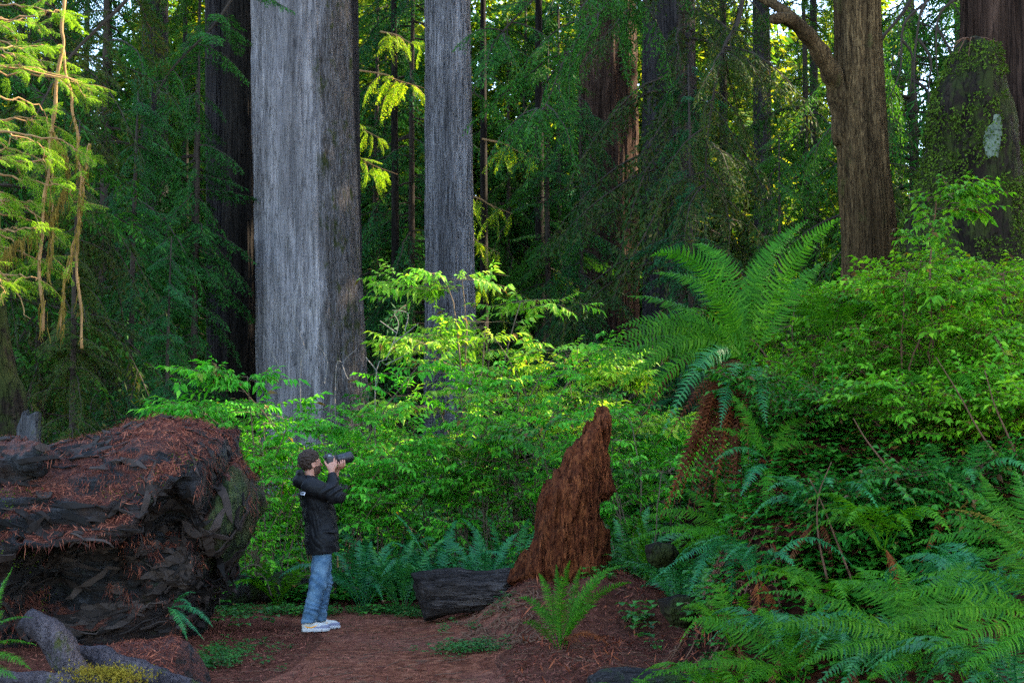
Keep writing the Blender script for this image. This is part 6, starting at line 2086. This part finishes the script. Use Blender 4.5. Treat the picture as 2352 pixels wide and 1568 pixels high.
def on_jacket(x, z, y0=-0.42):
    """march along +y onto the near side of the jacket"""
    ys_ = np.linspace(y0, 0.1, 420)
    p = np.stack([np.full(420, x), ys_, np.full(420, z)], -1).astype(np.float32)
    k = np.argmax(jacket_sdf(p) < 0)
    return ys_[k]


# emblem on the back of the shoulder: three nested quarter arcs and a bar
M['white_print'] = simple_mat('white_embroidery', (0.62, 0.62, 0.66), 0.8, 0.2, 200, 0.1)
lg = []


def arc_band(r0, r1, cx_, cz_, n_=10):
    a = np.linspace(math.pi / 2, math.pi, n_)
    pts = []
    for rr_ in (r0, r1):
        for q in a:
            x_, z_ = cx_ - rr_ * math.cos(math.pi - q), cz_ + rr_ * math.sin(q)
            pts.append((x_, z_))
    return np.array(pts), np.stack([np.arange(n_ - 1), np.arange(1, n_), n_ + np.arange(1, n_), n_ + np.arange(n_ - 1)], -1)


for r0, r1 in ((0.004, 0.012), (0.015, 0.023), (0.026, 0.034)):
    q, f = arc_band(r0, r1, -0.196, 1.352)
    q = np.concatenate([q, [[-0.196 - r1, 1.352], [-0.196 - r0, 1.352]]])
    Vq = np.array([[x, on_jacket(x, z) - 0.003, z] for x, z in q])
    lg.append((Vq, [f]))
mk('logo', toW(join(lg)[0]), join(lg)[1], M['white_print'], jk, False)
# pocket zip and seams
sm = []
for pts in ([(0.045, 1.295), (0.055, 1.26), (0.058, 1.225), (0.060, 1.20)], [(0.085, 0.985), (0.12, 0.975), (0.15, 0.978)], [(-0.02, 1.24), (-0.05, 1.16), (-0.06, 1.10)]):
    c_ = curve(np.array([[x, on_jacket(x, z) - 0.001, z] for x, z in pts]), 12)
    for i in range(12):
        c_[i, 1] = on_jacket(c_[i, 0], c_[i, 2]) - 0.0005
    sm.append(tube(c_, 0.0028, 5))
M['trim'] = simple_mat('black_zip_tape', (0.004, 0.004, 0.004), 0.4, 0.5, 100, 0.2)
mk('zip', toW(join(sm)[0]), join(sm)[1], M['trim'], jk, True)


def jeans_sdf(p):
    z = p[:, 2]
    d = None
    for hy, hx, kx, ky, ax, ay in ((-0.088, 0.030, -0.022, -0.098, -0.112, -0.105), (0.088, 0.035, 0.062, 0.095, 0.022, 0.100)):
        l = smin(capsule(p, (hx, hy, 0.86), (kx, ky, 0.47), 0.102, 0.086), capsule(p, (kx, ky, 0.47), (ax, ay, 0.105), 0.084, 0.074), 0.04)
        l = l + 0.006 * np.sin(z * 62 + 5 * p[:, 0] * 8 + 14 * vnoise(p * 6)) * (0.25 + sst(0.36, 0.12, z) + np.exp(-((z - 0.50) / 0.10) ** 2) * 0.8) * 0.8 + 0.008 * fbm(p * 13, 3)
        l = smax(l, 0.082 + 0.010 * vnoise(p * 14) - z, 0.006)
        l = smax(l, z - 0.86, 0.01)
        d = l if d is None else smin(d, l, 0.016)
    return d


V, Q = surface_nets(jeans_sdf, [-0.24, -0.26, 0.03], [0.20, 0.26, 0.95], 0.0058)
t = NT('blue_denim')
n = t.noise(t.coord(), 5.5, 5, 0.6)
n2 = t.noise(t.coord((1, 1, 3)), 240, 3, 0.6)
n3 = t.noise(t.coord((1, 1, 1.6)), 22, 4, 0.6)
col = t.ramp(n, [(0.36, (0.030, 0.070, 0.13)), (0.5, (0.060, 0.125, 0.20)), (0.64, (0.14, 0.23, 0.31))])
col = t.mix(t.ramp(n3, [(0.45, 0.0), (0.7, 0.5)]), col, (0.17, 0.26, 0.33))
col = t.mix(t.ramp(n2, [(0.45, 0.0), (0.65, 0.4)]), col, (0.045, 0.10, 0.18))
M['denim'] = t.out(t.bsdf(col, 0.85, 0.2, n3, 0.5, 0.008).outputs[0])
mk('jeans', toW(V), Q, M['denim'], person, True)

M['shoe_white'] = simple_mat('off_white_leather', (0.46, 0.44, 0.40), 0.6, 0.35, 60, 0.08)
M['shoe_sole'] = simple_mat('white_rubber', (0.42, 0.41, 0.40), 0.55, 0.35, 60, 0.08)
M['shoe_grey'] = simple_mat('bluish_grey_suede', (0.20, 0.20, 0.27), 0.85, 0.2, 90, 0.15)
M['shoe_yellow'] = simple_mat('orange_yellow_patch', (0.75, 0.30, 0.02), 0.6, 0.3, 60, 0.08)
for (ax, ay) in ((-0.110, -0.105), (0.028, 0.100)):
    o0 = np.array([ax, ay, 0.0])

    def upper(p):
        q = p - o0.astype(np.float32)
        d = smin(ellipsoid(q, (0.095, 0, 0.040), (0.115, 0.046, 0.046)), ellipsoid(q, (-0.008, 0, 0.060), (0.066, 0.040, 0.062)), 0.03)
        d = smin(d, capsule(q, (0.0, 0, 0.08), (0.055, 0, 0.070), 0.036, 0.030), 0.02)
        return smax(d, 0.024 - q[:, 2], 0.004)

    def sole(p):
        q = p - o0.astype(np.float32)
        w_ = 0.046 + 0.006 * np.sin((q[:, 0] + 0.07) / 0.28 * 3.14)
        x_ = (q[:, 0] - 0.070) / 0.143
        d2 = (np.sqrt(x_ ** 4 + (q[:, 1] / w_) ** 4 + 1e-9) ** 0.5 - 1) * 0.046
        top = 0.036 - 0.06 * np.clip(q[:, 0] - 0.05, 0, 1) * 0.6 + 0.03 * np.clip(-q[:, 0] - 0.02, 0, 1)
        return smax(smax(d2, q[:, 2] - top, 0.006), 0.0 - q[:, 2] + 0.10 * np.clip(q[:, 0] - 0.15, 0, 1), 0.006)

    V, Q = surface_nets(upper, [ax - 0.10, ay - 0.07, 0.0], [ax + 0.25, ay + 0.07, 0.16], 0.0036)
    cq = V[Q].mean(1) - o0
    grey = ((cq[:, 0] > 0.115) & (cq[:, 2] < 0.062)) | ((cq[:, 2] < 0.046 + 0.10 * (cq[:, 0] - 0.02)) & (cq[:, 0] > 0.03)) | ((cq[:, 0] < -0.045) & (cq[:, 2] > 0.075))
    sh_ = mk('shoe', toW(V), Q, [M['shoe_white'], M['shoe_grey']], person, True, grey.astype(np.int32), loc=PB)
    sh_['_o'] = [float(q) for q in PB]
    V, Q = surface_nets(sole, [ax - 0.11, ay - 0.08, -0.01], [ax + 0.25, ay + 0.08, 0.06], 0.0034)
    mk('sole', toW(V), Q, M['shoe_sole'], sh_, True)
    # curved tick on both sides
    for sd in (-1, 1):
        top_ = [(-0.060, 0.070), (-0.030, 0.056), (0.005, 0.050), (0.045, 0.058), (0.085, 0.074)]
        bot_ = [(-0.060, 0.070), (-0.035, 0.047), (0.005, 0.038), (0.045, 0.046), (0.085, 0.074)]
        Vt = []
        for (x, z) in curve([(a_, 0, b_) for a_, b_ in top_], 16)[:, [0, 2]].tolist() + curve([(a_, 0, b_) for a_, b_ in bot_], 16)[:, [0, 2]].tolist():
            ys_ = np.linspace(0.09, 0, 200) * sd
            pp = np.stack([np.full(200, x), ys_, np.full(200, z)], -1) + o0
            k = np.argmax(upper(pp.astype(np.float32)) < 0)
            Vt.append([x, ys_[k] + 0.002 * sd, z])
        i = np.arange(15)
        mk('side_stripe', toW(np.array(Vt) + o0), np.stack([i, i + 1, i + 17, i + 16], -1), M['shoe_yellow'], sh_, False)
    lc = []
    for k in range(4):
        x = 0.040 + 0.018 * k
        zt = 0.100 - 0.010 * k
        lc.append(tube(np.array([[x, -0.026, zt - 0.012], [x + 0.004, 0, zt + 0.004], [x, 0.026, zt - 0.012]]) + o0, 0.0034, 5))
    for s_ in (-1, 1):
        lc.append(tube(curve(np.array([[0.045, 0, 0.106], [0.050, 0.02 * s_, 0.120], [0.066, 0.03 * s_, 0.104]]), 8) + o0, 0.0028, 4))
    mk('laces', toW(join(lc)[0]), join(lc)[1], M['shoe_white'], sh_, True)

# ---------------------------------------------------------------- the camera in his hands
CC = np.array([0.088, -0.004, 1.692])
CR_ = rotm(2, 10) * 1.12
photo = thing('photo_camera', 'black camera with a long hooded zoom lens held up to the eye', 'camera', toW(CC[None])[0])
M['cam_body'] = simple_mat('black_camera_shell', (0.012, 0.012, 0.013), 0.5, 0.5, 260, 0.3, 0.4, 0.002)
M['cam_lens'] = simple_mat('dark_lens_barrel', (0.020, 0.022, 0.028), 0.38, 0.5, 120, 0.2)
M['cam_metal'] = simple_mat('grey_camera_metal', (0.28, 0.29, 0.31), 0.35, 0.5, 120, 0.1)
M['glass'] = simple_mat('dark_coated_glass', (0.01, 0.012, 0.02), 0.06, 0.8, 20, 0.1, 0.0)


def camsp(V):
    return toW(np.asarray(V) @ CR_.T + CC)


def cam_body(p):
    d = rbox(p, (0, 0, -0.004), (0.030, 0.066, 0.044), 0.010)
    d = smin(d, rbox(p, (0.018, -0.052, -0.006), (0.030, 0.016, 0.042), 0.014), 0.008)
    d = smin(d, rbox(p, (0.002, 0.0, 0.046), (0.034, 0.026, 0.020), 0.012), 0.012)
    return smin(d, rbox(p, (-0.036, 0.0, 0.038), (0.012, 0.020, 0.014), 0.005), 0.006)


V, Q = surface_nets(cam_body, [-0.06, -0.09, -0.07], [0.07, 0.09, 0.09], 0.0034)
mk('camera_body', camsp(V), Q, M['cam_body'], photo, True)
dl = [tube(np.array([[0.0, -0.045, 0.038], [0.0, -0.045, 0.052]]), 0.011, 14), tube(np.array([[0.012, -0.052, 0.034], [0.016, -0.053, 0.046]]), 0.007, 12), tube(np.array([[-0.005, 0.045, 0.038], [-0.005, 0.045, 0.050]]), 0.010, 14)]
mk('dial', camsp(join(dl)[0]), join(dl)[1], M['cam_metal'], photo, True)


def lathe(prof, n_=28):
    a = np.linspace(0, 2 * math.pi, n_, endpoint=False)
    pr = np.array(prof)
    V = np.stack([np.repeat(pr[:, 0:1], n_, 1), pr[:, 1:2] * np.cos(a)[None], pr[:, 1:2] * np.sin(a)[None]], -1).reshape(-1, 3)
    i = np.arange(len(pr) - 1)[:, None] * n_
    j = np.arange(n_)[None]
    return V, [np.stack([i + j, i + n_ + j, i + n_ + (j + 1) % n_, i + (j + 1) % n_], -1).reshape(-1, 4)]


V, F = lathe([(0.028, 0.001), (0.028, 0.034), (0.045, 0.035), (0.047, 0.038), (0.085, 0.038), (0.087, 0.041), (0.118, 0.042), (0.120, 0.039), (0.128, 0.039), (0.130, 0.044), (0.155, 0.044), (0.156, 0.036), (0.156, 0.001)])
ln = mk('lens', camsp(V), F, M['cam_lens'], photo, True, loc=photo['_o'])
ln['_o'] = list(photo['_o'])
V, F = lathe([(0.140, 0.0445), (0.160, 0.047), (0.212, 0.054), (0.213, 0.051), (0.160, 0.0445), (0.140, 0.0442)])
V[:, 0] += np.where(V[:, 0] > 0.2, 0.010 * np.cos(2 * np.arctan2(V[:, 1], V[:, 2]) + math.pi), 0)
mk('lens_hood', camsp(V), F, M['cam_body'], ln, True)
rg = []
for x in (0.058, 0.064, 0.070, 0.076, 0.094, 0.100, 0.106, 0.112):
    rg.append(lathe([(x - 0.002, 0.037), (x - 0.001, 0.0430), (x + 0.001, 0.0430), (x + 0.002, 0.037)]))
mk('grip_ring', camsp(join(rg)[0]), join(rg)[1], M['cam_body'], ln, True)
stp = curve(np.array([CC + [-0.01, -0.072, 0.02], [0.082, -0.088, 1.64], [0.072, -0.080, 1.56], [0.060, -0.050, 1.48], [0.030, -0.085, 1.46], [-0.03, -0.10, 1.49]]), 30)
mk('strap', toW(strip(stp, 0.018, np.array([0.6, 0.5, 0.0]))[0]), strip(stp, 0.018, np.array([0.6, 0.5, 0.0]))[1], M['cam_body'], photo, True)
